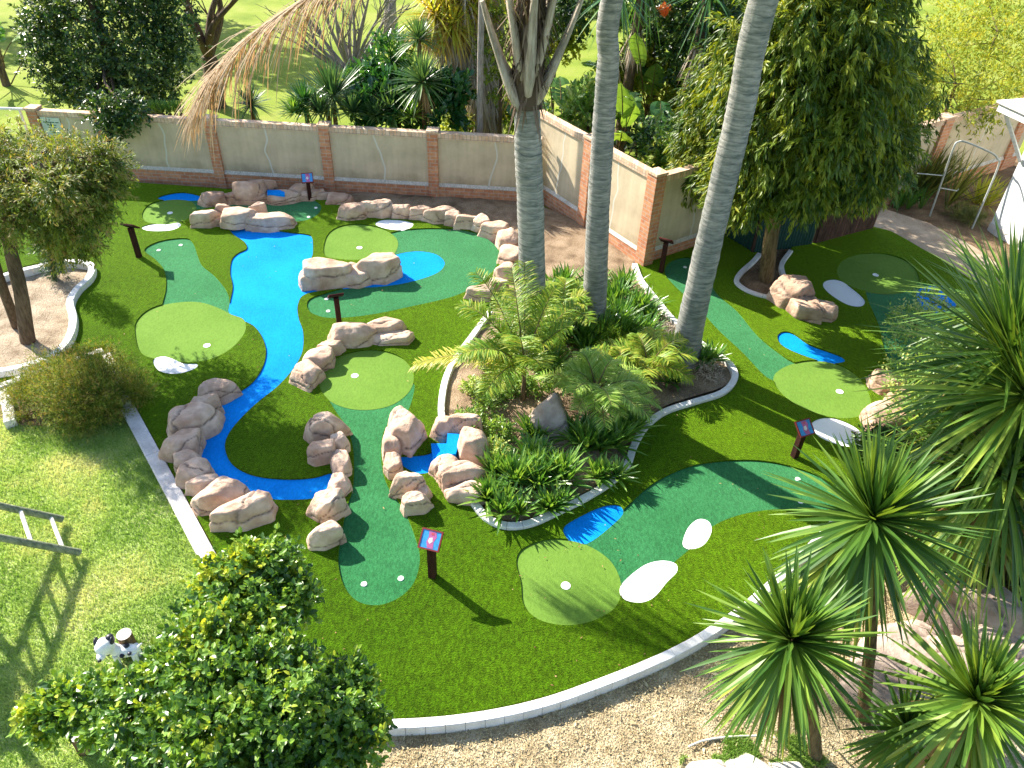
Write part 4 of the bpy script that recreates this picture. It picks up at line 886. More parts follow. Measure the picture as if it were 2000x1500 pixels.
PL = [(1000, 955, 'big strap-leaved clump nearest the cascade at the front of the island', .46), (1060, 960, 'strap-leaved clump second along the front of the island', .46), (1110, 930, 'strap-leaved clump on the front of the island right of two others', .44),
      (965, 925, 'strap-leaved clump tucked against the cascade rocks', .38), (1000, 1000, 'small strap-leaved tuft at the front kerb of the island', .34), (1040, 900, 'strap-leaved clump below the pointed stone', .40),
      (1150, 880, 'dark strap-leaved clump right of the pointed stone', .46), (1195, 870, 'dark strap-leaved clump near the right-hand kerb bend of the island', .44), (1130, 850, 'strap-leaved clump under the low shiny palm', .36),
      (1120, 640, 'strap-leaved clump between the young palm and the slender trunk', .5), (1190, 600, 'tall strap-leaved clump right of the slender palm trunk', .5), (1240, 610, 'strap-leaved clump along the upper right kerb of the island', .5),
      (1200, 660, 'shiny strap-leaved clump above the fine green fern', .5), (1150, 690, 'strap-leaved clump behind the fern', .42), (1250, 660, 'strap-leaved clump on the right kerb half way along', .44), (1270, 630, 'small strap-leaved clump touching the right kerb', .34),
      (1095, 560, 'light strap-leaved clump between the two rear palm trunks', .46), (1150, 560, 'strap-leaved clump just left of the slender trunk', .46), (1215, 570, 'dark strap-leaved clump behind the slender trunk', .48), (1080, 620, 'strap-leaved clump under the young palm fronds', .44),
      (1060, 590, 'strap-leaved clump just behind the thick palm trunk', .40), (1345, 690, 'dark grassy clump at the foot of the leaning palm', .36), (1380, 705, 'grassy clump right of the leaning palm foot', .32), (1310, 740, 'low grassy clump left of the leaning palm foot', .30)]
PL += [(1172, 668, 'tall shiny strap-leaved clump in front of the slender trunk foot', .58), (1132, 662, 'tall strap-leaved clump left of the slender trunk foot', .56), (1205, 640, 'tall dark strap-leaved clump right of the slender trunk foot', .56), (1075, 725, 'strap-leaved clump right of the thick trunk foot', .42), (960, 965, 'strap-leaved clump behind the front kerb, left of the big clump', .34), (1085, 985, 'strap-leaved tuft at the front kerb below the second clump', .30), (1030, 850, 'broad clump left of the pointed stone foot', .36), (1170, 930, 'low strap-leaved clump at the right-hand front kerb', .32), (1215, 840, 'strap-leaved clump by the right kerb above the dark one', .34),
       (1175, 640, 'strap-leaved clump below the slender trunk', .48), (1100, 660, 'strap-leaved clump in the heart of the island', .44), (1140, 600, 'strap-leaved clump between the rear trunks, front row', .46), (1280, 690, 'strap-leaved clump left of the leaning palm, by the kerb', .40), (1225, 745, 'light strap-leaved clump in front of the leaning palm fern', .36), (1030, 640, 'strap-leaved clump left of the thick trunk foot', .40), (985, 660, 'strap-leaved tuft by the left kerb below the small boulder', .30)]
for x, y, lb, L in PL:
    strapclump(lb, G(x, y, .08), 100, L*1.35, .052, group='strap-leaved plants of the island', tint=(.05, .95) if y > 700 else (.0, .8))
def lowshrub(label, px, py, z, r, h, leaf, n, per, ll, lw, name='ground_cover', cat='plant', group=None, **kw):
    b = G(px, py, z); T = thing(name, label, cat, tuple(b), 0, group); a = Acc()
    k = max(2, int(r/.16)); 
    for i in range(k):
        o = b+np.append(rng.normal(0, r*.42, 2), h*.45); twigs(a, o, r*.55, n, per, ll, lw, squash=h/r*.8, **kw)
    a.build('leaves', MT[leaf], T, False, loc=b); return T
for x, y, r, lb, tn in ((945, 800, .30, 'small-leaved ground cover by the left kerb of the island', (.2, .7)), (985, 770, .28, 'small-leaved ground cover left of the young palm stem', (.1, .6)), (940, 850, .26, 'small-leaved ground cover above the cascade', (.1, .6)),
                        (985, 850, .24, 'leafy ground cover left of the pointed stone', (.2, .6)), (985, 705, .26, 'pale cream-leaved ground cover under the young palm', (.55, 1.)), (930, 760, .20, 'pale tuft of ground cover on the left kerb of the island', (.4, .9)),
                        (1040, 760, .22, 'leafy ground cover right of the young palm stem', (.1, .6)), (975, 900, .18, 'yellowing ground cover between cascade and stone', (.5, 1.)), (1060, 720, .30, 'leafy ground cover behind the pointed stone', (.1, .7)), (1110, 760, .28, 'leafy ground cover left of the shiny palm', (.1, .7)), (1180, 740, .26, 'leafy ground cover above the shiny palm', (.2, .8)), (1010, 690, .28, 'leafy ground cover under the feathery palm', (.2, .8)), (955, 720, .2, 'leafy ground cover along the upper left kerb', (.2, .8))):
    lowshrub(lb, x, y, .08, r, .22, 'cover', 60, 8, .062, .034, group='ground cover of the island', tint=tn, tlen=.14)
for x, y, r, lb in ((1192, 690, .34, 'bright fine-leaved fern in the middle of the island'), (1235, 715, .28, 'fine-leaved fern beside the bright one, nearer the leaning palm'), (1075, 700, .26, 'fine-leaved fern right of the young palm')):
    lowshrub(lb, x, y, .08, r, .30, 'fern', 130, 14, .05, .010, 'fern', 'fern', 'ferns of the island', tlen=.22, up=.7, tint=(.3, 1.))
lowshrub('dry reddish twiggy growth along the right kerb of the island', 1300, 655, .06, .22, .16, 'shag', 50, 10, .07, .012, 'dry_growth', 'plant', None, tlen=.2)
lowshrub('dry brown tuft right of the leaning palm in the island', 1395, 735, .05, .22, .10, 'shag', 40, 10, .06, .010, 'dry_growth', 'plant', None, tlen=.2)

# ------------------------------------------------------------------ trees and shrubs inside the wall
Yt = G(1495, 552)[1]
CL = [(1425, 365, 13.3, 58), (1380, 335, 15.3, 60), (1395, 245, 15.5, 66), (1375, 190, 15.6, 50), (1360, 270, 16, 44), (1420, 300, 15.4, 70), (1440, 210, 15.6, 70), (1470, 150, 13.5, 84), (1490, 50, 13.6, 80), (1570, -40, 13.8, 90), (1660, -60, 14, 100), (1740, -30, 14.2, 74), (1560, 70, 13., 92), (1650, 60, 13., 96), (1735, 70, 13.7, 62),
      (1730, 160, 13.7, 66), (1560, 180, 12.8, 96), (1650, 180, 12.8, 96), (1500, 285, 12.8, 84), (1600, 300, 12.6, 92), (1690, 290, 13.1, 82), (1738, 260, 13.7, 52), (1462, 372, 13., 54), (1555, 345, 12.8, 60), (1640, 345, 12.9, 62), (1705, 330, 13.5, 50),
      (1460, 160, 15.2, 90), (1560, 150, 15.3, 110), (1660, 150, 15.3, 100), (1600, 290, 15, 105), (1490, 290, 14.8, 86), (1600, 200, 16.4, 100), (1680, 240, 16.4, 95), (1740, 200, 16.2, 80), (1700, 110, 16.4, 95), (1640, 330, 16, 80)]
bs = G(1495, 552, -.05)
tree('drooping_tree', 'tall drooping yellow green tree with a single trunk in the kerb ring at the right', 'tree', bs, [bs, GY(1505, 470, Yt), GY(1520, 400, Yt), GY(1550, 280, Yt), GY(1585, 120, Yt), GY(1620, -60, Yt)], .155, pxclumps(CL), 'weep', 'bark2',
     250, 15, .15, .038, kw=dict(tlen=.34, out=.6, down=.5, up=.05, tint=(.0, .82), shell=.35, spread=.5, lump=.85))
bs = G(52, 668, 0); Yl = bs[1]
CL = [(30, 325, 10.9, 56), (100, 330, 10.8, 56), (160, 325, 10.8, 46), (196, 330, 11, 36), (60, 360, 10.4, 62), (130, 370, 10.4, 60), (186, 385, 10.7, 40), (150, 430, 10.5, 46), (100, 440, 10.3, 44), (30, 430, 10.2, 46), (-30, 340, 10.6, 70), (-70, 300, 11, 70), (120, 480, 10.6, 26), (170, 470, 10.8, 26), (-60, 420, 10.2, 60), (60, 310, 12, 70), (150, 340, 12, 60), (-20, 300, 11.5, 50), (50, 300, 11.5, 34), (208, 355, 10.9, 32), (180, 305, 11.2, 32), (120, 300, 11.3, 36), (170, 410, 10.4, 38), (205, 300, 11., 22), (100, 350, 10.1, 50)]
T = tree('leafy_tree', 'shaggy olive green tree with two brown trunks leaning over the left bed', 'tree', bs, [bs-[0, 0, .1], GY(40, 570, Yl), GY(18, 470, Yl), GY(20, 400, Yl-.2), GY(60, 330, Yl-.2)], .125, pxclumps(CL), 'olive', 'bark',
         340, 15, .078, .021, kw=dict(tlen=.30, out=.6, down=.25, up=.1, tint=(.05, .95), shell=.25, spread=.6, lump=.7))
a = Acc(); tube(a, spline([G(36, 645, -.1), GY(5, 560, Yl), GY(-18, 480, Yl), GY(-30, 400, Yl)], 5), np.linspace(.085, .06, 16), 12, wob=.04, cap=False); a.build('trunk', MT['bark'], T, True, loc=bs)
bs = G(106, 545, .0)
tree('columnar_shrub', 'narrow dark green shrub standing at the back of the left bed', 'shrub', bs, [bs, GY(98, 500, bs[1]), GY(80, 430, bs[1])], .05, pxclumps([(106, 525, bs[1], 14), (102, 505, bs[1], 22), (96, 480, bs[1], 26), (90, 455, bs[1], 25), (84, 432, bs[1], 20), (76, 412, bs[1], 14)]), 'darktree', 'bark',
     -70, 14, .085, .012, kw=dict(tlen=.16, up=.4, tint=(.1, .6), shell=.2), limb=False)
bs = G(150, 785, -.05); CL = []
for i in range(24):
    t_ = rng.uniform(0, 6.28); q_ = math.sqrt(rng.random()); x = 148+100*q_*math.cos(t_); y = 770+48*q_*math.sin(t_); CL.append((x, y, .12+.42*(1-q_), rng.uniform(20, 40)))
CL += [(150, 735, .55, 40), (120, 755, .5, 40), (190, 735, .5, 36), (268, 768, .2, 20), (50, 795, .15, 22), (235, 735, .35, 26), (45, 765, .2, 22), (205, 705, .3, 20)]
tree('spreading_shrub', 'spreading feathery shrub with brown tips in the concrete planter at the left', 'shrub', bs, [bs, bs+[0, 0, .15], bs+[.05, 0, .3]], .04, pxclumps(CL, False), 'juniper', 'bark', -150, 14, .062, .009, kw=dict(tlen=.26, up=.35, out=.8, tint=(.05, .95), shell=.3))
bs = G(430, 1500, -.1); yel = (.62, .96)
CL = [(510, 1150, 1.85, 84), (565, 1180, 1.75, 46), (470, 1110, 1.9, 36, yel), (430, 1135, 1.85, 30, yel), (540, 1110, 1.85, 40), (400, 1290, 1.8, 96), (500, 1275, 1.85, 84), (335, 1305, 1.55, 40), (180, 1378, 1.3, 60), (115, 1395, 1.25, 40), (75, 1400, 1.2, 18, yel), (300, 1380, 1.65, 100), (420, 1400, 1.85, 110), (540, 1390, 1.75, 104),
      (650, 1400, 1.45, 72), (705, 1430, 1.35, 46), (350, 1480, 1.5, 110), (480, 1500, 1.6, 110), (600, 1480, 1.45, 92), (285, 1450, 1.15, 50), (670, 1345, 1.4, 42), (450, 1600, 1.3, 130), (300, 1600, 1.1, 100), (600, 1580, 1.2, 110), (480, 1335, 1.8, 80), (570, 1330, 1.7, 64), (600, 1395, 1.65, 70), (240, 1390, 1.5, 64), (440, 1230, 1.8, 64), (430, 1235, 1.95, 40, yel), (400, 1250, 1.85, 28, yel), (450, 1200, 1.6, 70)]
tree('glossy_bush', 'large glossy dark green bush with yellow young tips in the lower left foreground', 'bush', bs, [bs, bs+[0, 0, .7], bs+[.1, .1, 1.5]], .07, pxclumps(CL, False), 'glossy', 'greybark', 400, 10, .064, .040, kw=dict(tlen=.17, up=.35, tint=(.03, .80), tmpl=LEAF, shell=.45, spread=.75, lump=.75))
bs = G(1830, 770, -.1); CL = [(1790, 650, .7, 50), (1850, 640, .8, 55), (1780, 700, .7, 46), (1840, 720, .9, 60), (1900, 680, .9, 60), (1790, 760, .7, 52), (1850, 790, .8, 60), (1780, 820, .5, 46), (1830, 850, .5, 50), (1900, 800, .8, 60), (1810, 590, .5, 26), (1880, 880, .5, 60), (1765, 625, .4, 24), (1950, 850, .6, 80), (1960, 720, .6, 80)]
tree('leafy_shrub', 'leafy shrub with cream and yellow leaf tips behind the tall yucca at the right', 'shrub', bs, [bs, bs+[0, 0, .4], bs+[.05, .05, .8]], .05, pxclumps(CL, False), 'cover', 'bark', 230, 8, .06, .030, kw=dict(tlen=.2, up=.4, tint=(.0, 1.), shell=.3))

# ------------------------------------------------------------------ yuccas at the right
def yucca(label, px, py, z, rpx, n, base, W=.045, tint=(.0, .66), dead=0, axis=(0, 0, 1), el=(-.95, 1.45), stem_r=.055, droop=(.0, .16)):
    c = G(px, py, z); m = mpp(c); L = rpx*m; b = np.array([base[0], base[1], -.12]); T = thing('yucca', label, 'yucca', tuple(b), 0, 'yuccas at the right-hand edge')
    a = Acc(); md = (b+c)/2+np.array([.03, .02, .1]); tube(a, spline([b, md, c+[0, 0, -.02]], 6), np.linspace(stem_r*1.3, stem_r*.8, 13), 12, wob=.05); a.build('stem', MT['bark2'], T, True, loc=b)
    a = Acc(); rosette(a, c, n, L, W, (max(el[0], -.7), el[1]), droop, tint, axis, .03, 4, None, .9); rosette(a, c-[0, 0, .12], int(n*.6), L*1.34, W, (-1.42, -.75), (0, .06), (tint[0], min(1, tint[1]+.3)), axis, .05); rosette(a, c+[0, 0, .03], n//5, L*.6, W*.9, (.8, 1.5), (0, .02), (.2, .6), axis, .01); a.build('leaves', MT['yucca'], T, False, loc=b)
    if dead:
        a = Acc(); rosette(a, c-[0, 0, .12], dead, L*.85, W*.8, (-1.35, -.7), (.05, .25), (0, 1), axis, .05); a.build('dead_leaves', MT['yuccadead'], T, False, loc=b)
    return T
yucca('large star-shaped yucca head nearest the two white tees at the right', 1705, 1015, 2.35, 215, 190, G(1690, 1395)[:2], .064, dead=40)
yucca('yucca with the low round head nearest the front kerb', 1545, 1250, 1.75, 195, 190, G(1600, 1470)[:2], .060, dead=30)
yucca('yucca with the light green head at the bottom right corner', 1907, 1368, 1.7, 190, 170, G(1900, 1560)[:2], .060, (.2, .75), 30)
yucca('small dark yucca half hidden between two larger ones at the bottom right', 1770, 1425, .9, 120, 60, G(1772, 1500)[:2], .05, (.0, .4), 10)
yucca('upper long-leaved yucca head at the right edge below the white house', 1975, 690, 3.1, 280, 220, G(2010, 1000)[:2], .062, (.0, .7), 0, (-.15, -.1, 1))
yucca('lower long-leaved yucca head with a brown skirt, at the right edge', 2005, 775, 2.9, 300, 260, G(2030, 1010)[:2], .062, (.05, .8), 80, (-.12, -.2, 1), (-1.0, 1.3), .07, (.05, .32))
yucca('yucca filling the shade behind the star-shaped head', 1900, 1000, 1.5, 190, 70, G(1900, 1120)[:2], .07, (.0, .9), 40, (-.1, 0, 1), (-1.2, 1.0), .05, (.1, .4))

yucca('third long-leaved yucca head leaning out over the leafy shrub, behind the other two', 1985, 600, 2.6, 220, 180, G(2030, 960)[:2], .055, (.05, .7), 30, (-.1, .1, 1))
yucca('brown-skirted yucca head low at the right edge above the big boulders', 1960, 930, 2.1, 230, 210, G(1980, 1150)[:2], .055, (.05, .85), 90, (-.1, -.1, 1), (-1.3, 1.0), .07, (.05, .35))
yucca('shaded yucca head between the star-shaped one and the tall ones', 1850, 905, 1.4, 170, 110, G(1860, 1010)[:2], .06, (.0, .8), 30, (-.1, 0, 1))
for x, y, r, lb in ((1900, 950, .6, 'dark leafy undergrowth added for shade below the tall yucca heads'), (1990, 1140, .5, 'added dark undergrowth at the right edge above the boulders'), (1720, 900, .35, 'added leafy undergrowth between the white trap and the star-shaped yucca'), (1940, 1060, .55, 'added dark undergrowth between the brown yucca skirt and the big boulders'), (1830, 1110, .40, 'added dark undergrowth left of the big boulders, under the star-shaped yucca'), (1780, 960, .45, 'added dark undergrowth beside the end of the front kerb')):
    lowshrub(lb, x, y, -.1, r, .4, 'darktree', 110, 9, .09, .04, 'undergrowth', 'plant', 'dark undergrowth added for shade below the yuccas', tint=(0, .6), tlen=.25)  # dark low plants added so the gaps between the yuccas look shaded
# ------------------------------------------------------------------ beyond the wall
bs = np.array([*GY(215, 150, 20.6)[:2], -.17])
CL = [(120, 40, 20.7, 66), (200, 10, 20.3, 78), (290, 25, 20.7, 72), (338, 85, 20.9, 42), (112, 115, 20.5, 52), (190, 110, 20.1, 80), (280, 115, 20.2, 74), (330, 150, 20.7, 42), (130, 180, 20.2, 46), (205, 190, 19.9, 58), (280, 185, 20.1, 52), (200, 222, 17.35, 30), (235, 228, 17.3, 34), (262, 222, 17.3, 26), (215, 245, 17.25, 22), (170, -60, 20.7, 90), (260, -70, 20.7, 90), (92, 70, 20.7, 36), (320, -30, 20.7, 60), (90, -20, 20.7, 50)]
tree('broadleaf_tree', 'dense dark broad-leaved tree hanging over the left part of the long wall', 'tree', bs, [bs, bs+[0, 0, 1.2], bs+[.1, 0, 2.6], bs+[.1, -.1, 3.6]], .16, pxclumps(CL), 'darktree', 'bark', 190, 11, .105, .058, kw=dict(tlen=.30, up=.2, tint=(.0, .85), shell=.35, lump=.75))
def bare(name, label, cat, base, ends, r0, bark, sub=4, seed=3, fork=None):
    base = np.asarray(base, float); T = thing(name, label, cat, tuple(base)); a = Acc(); p0 = base if fork is None else np.asarray(fork)
    if fork is not None: tube(a, spline([base-[0, 0, .1], (base+p0)/2+[.04, 0, 0], p0], 5), np.linspace(r0*1.5, r0, 11), 10, wob=.05); a.build('trunk', MT[bark], T, True, loc=base); a = Acc()
    for e in ends:
        e = np.asarray(e, float); m = (p0*.55+e*.45)+rng.normal(0, .06, 3)*np.linalg.norm(e-p0); S_ = spline([p0, m, e], 6); tube(a, S_, np.linspace(r0*.7, r0*.16, len(S_)), 7, cap=False)
        for _ in range(sub):
            q = S_[rng.integers(4, len(S_))]; d = unit(e-p0)+rng.normal(0, .45, 3)+[0, 0, .2]; q2 = q+unit(d)*rng.uniform(.3, .9)*np.linalg.norm(e-p0)*.45
            tube(a, spline([q, (q+q2)/2+rng.normal(0, .04, 3), q2], 4), np.linspace(r0*.2, r0*.06, 9), 5, cap=False)
            q3 = q2+unit(d+rng.normal(0, .6, 3))*.3; tube(a, [(q+q2)/2, q3], [r0*.1, r0*.04], 4, cap=False)
    a.build('branches', MT[bark], T, True, loc=base); return T
Yb = G(418, 206)[1]*.82; bb = np.array([*GY(418, 206, Yb)[:2], -.17])
bb = G(420, 208, -.17)
bare('bare_tree', 'bare brown tree with a forked trunk behind the dead frond', 'tree', bb, [GY(345, -60, bb[1]), GY(400, -90, bb[1]), GY(450, -60, bb[1]), GY(480, -20, bb[1]-1), GY(360, 20, bb[1]-1)], .21, 'bark', 5, fork=GY(408, 110, bb[1]))
bb = G(690, 150, -.17)
bare('bare_shrub', 'leafless grey many-stemmed shrub fanning up on the park lawn', 'shrub', bb, [GY(x, y, bb[1]+dy) for x, y, dy in ((560, 40, 0), (590, 10, .5), (620, -30, 0), (650, -40, -.5), (680, -60, 0), (700, -50, .6), (730, -40, 0), (765, -10, -.4), (800, 10, 0), (600, 70, -.6), (540, 60, 0), (720, 0, .8), (575, 0, 1), (640, 0, 1), (670, 20, -1), (750, 40, 1), (790, -30, 1), (610, 30, 1.5))], .12, 'greybark', 7)
bb = G(765, 72, -.17); T = thing('tree', 'pale straight trunk standing far back on the park lawn', 'tree', tuple(bb)); a = Acc(); tube(a, [bb, GY(762, 20, bb[1]), GY(760, -80, bb[1])], [.30, .24, .2], 12, wob=.03); a.build('trunk', MT['greybark'], T, True, loc=bb)
def bushy(name, label, cat, L, leaf, n, per, ll, lw, kw, group=None, bark='bark', z=-.17):
    cl = pxclumps(L); c = np.mean([k[0] for k in cl], axis=0); b = np.array([c[0], c[1], z]); top = c
    return tree(name, label, cat, b, [b, (b+top)/2, top], .06, cl, leaf, bark, n, per, ll, lw, group, kw)
def yb(label, px, py, Y, rpx, n, leaf='bluegrass', W=.04, el=(-.4, 1.45), stem=True, name='spiky_plant', tint=(.1, .8), dead=0, droop=(.02, .25)):
    c = GY(px, py, Y); L = rpx*mpp(c); b = np.array([c[0], c[1], -.17]); T = thing(name, label, 'spiky plant', tuple(b), 0, 'spiky plants beyond the wall')
    if stem and c[2] > .2: a = Acc(); tube(a, [b, c], [.07, .05], 9); a.build('stem', MT['bark2'], T, True, loc=b)
    a = Acc(); rosette(a, c, n, L, W, el, droop, tint, r0=.03, old_tint=.95); a.build('leaves', MT[leaf], T, False, loc=b)
    if dead: a = Acc(); rosette(a, c-[0, 0, .1], dead, L*.9, W*.8, (-1.45, -.8), (.0, .15), (0, 1), r0=.05); a.build('dead_leaves', MT['yuccadead'], T, False, loc=b)
yb('grassy tuft alone on the park lawn behind the wall, left of the bushes', 490, 205, 19.8, 50, 150, tint=(.1, .9), W=.04)
yb('blue green spiky plant left of the dark bushes above the wall', 650, 190, 18.6, 88, 200, W=.05)
yb('dark spiky plant close to the wall at the left end of the bushes', 596, 205, 18.3, 58, 120, 'philo', .05)
yb('spiky plant just above the wall coping below the dark bushes', 762, 215, 18.4, 68, 150, tint=(.2, .9), W=.05)
yb('spiky head with hanging yellow leaves on a thin stem right of the dark bushes', 826, 160, 18.3, 70, 160, tint=(.2, .9), dead=80, W=.05)
yb('spiky head above the hanging yellow one', 818, 78, 19.2, 54, 130, tint=(.3, 1.), W=.05)
yb('dry brown spiky tuft sticking out of the bushes', 632, 150, 19.5, 28, 40, 'yuccadead', .04, (.5, 1.4))
for x, y, r, lf, lb in ((575, 222, 40, 'agap', 'low green strappy clump at the left end of the wall-top bushes'), (625, 222, 50, 'bluegrass', 'low blue green strappy clump above the wall, second from the left'), (690, 220, 54, 'bluegrass', 'low strappy clump above the third pier of the wall'), (735, 226, 44, 'bluegrass', 'pale low strappy clump between the dark bush and the wall'), (805, 228, 46, 'agap', 'low strappy clump at the foot of the hanging yellow leaves')):
    yb(lb, x, y, 18.1, r, 130, lf, .045, (.1, 1.5), False, tint=(.1, .9))
for k in range(6):
    x = 352-k*11+rng.normal(0, 2); yb('upright strappy tuft in the row right of the dark tree, %s' % ('nearest the dead frond', 'second from the dead frond', 'third from the dead frond', 'fourth from the dead frond', 'fifth from the dead frond', 'half under the dark tree')[k], x, 222, 18.6, 30, 30, 'agap', .03, (.6, 1.5))
bushy('leafy_bush', 'dark broad-leaved bush mass above the middle of the wall', 'bush', [(715, 200, 19, 36), (745, 180, 19.4, 40), (715, 165, 19.8, 30), (770, 190, 19, 40), (740, 215, 18.5, 36), (800, 210, 18.7, 36), (860, 215, 18.6, 40), (880, 190, 19, 36)], 'philo', 120, 7, .22, .11, dict(tlen=.3, up=.5, tint=(.0, .8), tmpl=LEAF, shell=.4))
bushy('leafy_bush', 'bright split-leaved bush rising above the dark bush mass', 'bush', [(770, 110, 20, 34), (790, 130, 19.8, 30), (750, 125, 20, 26)], 'philo', 90, 8, .26, .06, dict(tlen=.3, up=.6, tint=(.5, 1.), shell=.3))
# shaggy yucca tree
b = np.array([*GY(950, 250, 20.4)[:2], -.17]); T = thing('yucca_tree', 'old yucca tree with forked shaggy trunk and spiky heads behind the wall', 'yucca', tuple(b))
brs = [[b, GY(945, 200, 20.4), GY(900, 110, 20.3), GY(850, 40, 20.2)], [b, GY(948, 190, 20.5), GY(930, 90, 20.5), GY(905, -5, 20.5)], [b, GY(950, 170, 20.7), GY(955, 60, 20.8), GY(960, -40, 20.8)]]
a = Acc(); ash = Acc()
for br in brs:
    S_ = spline(br, 8); tube(a, S_, np.linspace(.30, .15, len(S_)), 12, wob=.08)
    for k in range(2, len(S_)):
        m = 60; az = rng.uniform(0, 6.28, m); P = S_[k]+np.column_stack([np.cos(az), np.sin(az), 0*az])*.19+rng.normal(0, .05, (m, 3)); D = np.column_stack([np.cos(az)*.35, np.sin(az)*.35, -1+0*az])+rng.normal(0, .15, (m, 3))
        blades(ash, P, D, rng.uniform(.35, .8, m), .04, .02, rng.random(m), seg=3, prof='strap')
a.build('trunk', MT['greybark'], T, True, loc=b); ash.build('leaf_thatch', MT['shag'], T, False, loc=b)
a = Acc()
for x, y, Y, r in ((850, 30, 20.2, 74), (905, 0, 20.5, 74), (870, -30, 20.5, 68), (930, 20, 20.7, 62), (965, -40, 20.8, 68), (885, 50, 20.1, 58)):
    c = GY(x, y, Y); rosette(a, c, 170, r*mpp(c)*1.15, .062, (-.9, 1.4), (.03, .35), (.35, .9), old_tint=.97)
a.build('leaves', MT['yuccagold'], T, False, loc=b)
b = np.array([*GY(938, 250, 18.2)[:2], -.17]); T = thing('tree', 'thin pale trunk beside the shaggy yucca behind the wall', 'tree', tuple(b)); a = Acc(); tube(a, [b, GY(938, 120, 18.2), GY(942, -40, 18.2)], [.085, .075, .07], 10); a.build('trunk', MT['greybark'], T, True, loc=b)
bushy('leafy_bush', 'light green bush behind the thick palm leaf bases', 'bush', [(965, 120, 19.5, 36), (970, 170, 19.3, 30), (985, 60, 20, 40), (1000, 20, 20, 36)], 'hedge', 110, 9, .10, .05, dict(tlen=.25, tint=(.0, .6)))
for i, (x, y, Y, r, lb, lf) in enumerate(((1085, 60, 24, 44, 'fresh green bush at the top between thick and slender palm', 'hedge'), (1150, 200, 19, 36, 'low light bush at the bend of the wall', 'cover'), (1240, 120, 22, 44, 'light green bush right of the slender palm top', 'hedge'), (1290, 300, 17.4, 30, 'light leafy bush at the wall corner', 'cover'),
        (1340, 180, 21, 46, 'light green bush left of the drooping tree', 'hedge'), (930, 215, 21, 40, 'light green bush behind the shaggy yucca trunk', 'hedge'), (1010, 200, 22, 40, 'light green bush just left of the thick palm trunk', 'cover'))):
    bushy('shrub', lb, 'bush', [(x, y, Y, r), (x+r*.8, y+r*.4, Y-.2, r*.8), (x-r*.7, y+r*.5, Y-.2, r*.8), (x+4, y+r*.8, Y-.5, r*.8)], lf, 130, 8, .15, .07, dict(tlen=.3, up=.4, tint=(.0, .9), tmpl=LEAF, shell=.3, lump=.5), 'shrubs beyond the wall')
for wx, wy, lb in ((-27, 33.5, 'park tree out beyond the top left corner'), (-17.5, 35.5, 'park tree beyond the dark broad-leaved tree'), (-3.5, 42, 'park tree far back at the top, left of the shaggy yucca')):
    bb_ = np.array([wx, wy, -.17]); c_ = [(bb_+[rng.normal(0, 1.6), rng.normal(0, 1.6), rng.uniform(4, 8)], rng.uniform(1., 1.6)) for _ in range(9)]
    tree('park_tree', lb, 'tree', bb_, [bb_, bb_+[0, 0, 2], bb_+[.2, 0, 5]], .2, c_, 'darktree', 'bark', -130, 8, .26, .16, 'park trees')
# banana-like plants
def strel(label, px, Y, n, h, seed, hh=(.4, 1.3), tint=(.2, 1.), Ls=(.8, 1.2), trunk=None):
    b = np.array([*GY(px, 200, Y)[:2], -.17]); T = thing('banana_plant', label, 'plant', tuple(b), 0, 'banana-like plants beyond the wall'); a, ast = Acc(), Acc()
    for i in range(n): paddle(a, b+np.array([rng.normal(0, .12), rng.normal(0, .12), rng.uniform(0, h*.35)]), i*2.4+seed, rng.uniform(.75, 1.4), h*rng.uniform(.5, .85), rng.uniform(*Ls), rng.uniform(.42, .62), rng.uniform(*tint), ast, rng.uniform(.1, .4))
    a.build('leaves', MT['strel'], T, False, loc=b); ast.build('stalks', MT['bark2'], T, True, loc=b)
    if trunk:
        a = Acc(); tube(a, [b, b+[.02, 0, trunk]], [.13, .10], 10, wob=.06); a.build('trunk', MT['bark'], T, True, loc=b)
strel('banana-like plant with torn leaves between the thick and slender palm trunks', 1105, 20.2, 16, 2.0, .4, tint=(.4, 1.), Ls=(1., 1.4))
strel('low banana-like plant left of the slender palm trunk close to the wall', 1135, 18.6, 12, 1.3, 1.7, Ls=(.8, 1.1), tint=(.5, 1.))
strel('banana-like plant with white glossy leaves right of the slender palm trunk', 1232, 18.3, 16, 2.2, 2.2, trunk=1.0, tint=(.4, 1.), Ls=(1., 1.4))
strel('banana-like plant with drooping dark leaf over the corner of the wall', 1285, 18.6, 13, 1.9, 4.1, tint=(.1, .8), trunk=1.0, Ls=(.9, 1.3))
strel('banana-like plant far back between the slender and leaning palms', 1275, 21.5, 18, 3.2, .9, tint=(.2, .8), trunk=2.0, Ls=(1., 1.5))
strel('tall banana-like plant behind the drooping tree', 1400, 20.5, 14, 3.4, 2.9, tint=(0., .4), trunk=2.6)
strel('banana-like plant in the far top left corner', 25, 24.5, 10, 1.8, .8, trunk=.9)
for px, Y, lb in ((1180, 19.6, 'dark rough trunk just behind the slender palm'), (1345, 19.8, 'dark rough trunk between the slender and leaning palms'), (1225, 21, 'brown rough trunk with dry leaves behind the torn leaves')):
    b = np.array([*GY(px, 150, Y)[:2], -.17]); T = thing('rough_palm', lb, 'palm', tuple(b)); a = Acc(); tube(a, [b, b+[.05, 0, 2], b+[.15, 0, 4.6]], [.17, .14, .12], 11, wob=.08); a.build('trunk', MT['bark'], T, True, loc=b)
    a = Acc(); m = 60; rosette(a, b+[.15, 0, 4.4], m, 1.3, .05, (-1.3, .9), (.1, .3), (0, .6)); a.build('leaves', MT['strel'], T, False, loc=b)
    a = Acc(); rosette(a, b+[.1, 0, 3.4], 50, 1.0, .05, (-1.5, -1.), (0, .1), (0, 1), r0=.1); a.build('dead_leaves', MT['shag'], T, False, loc=b)
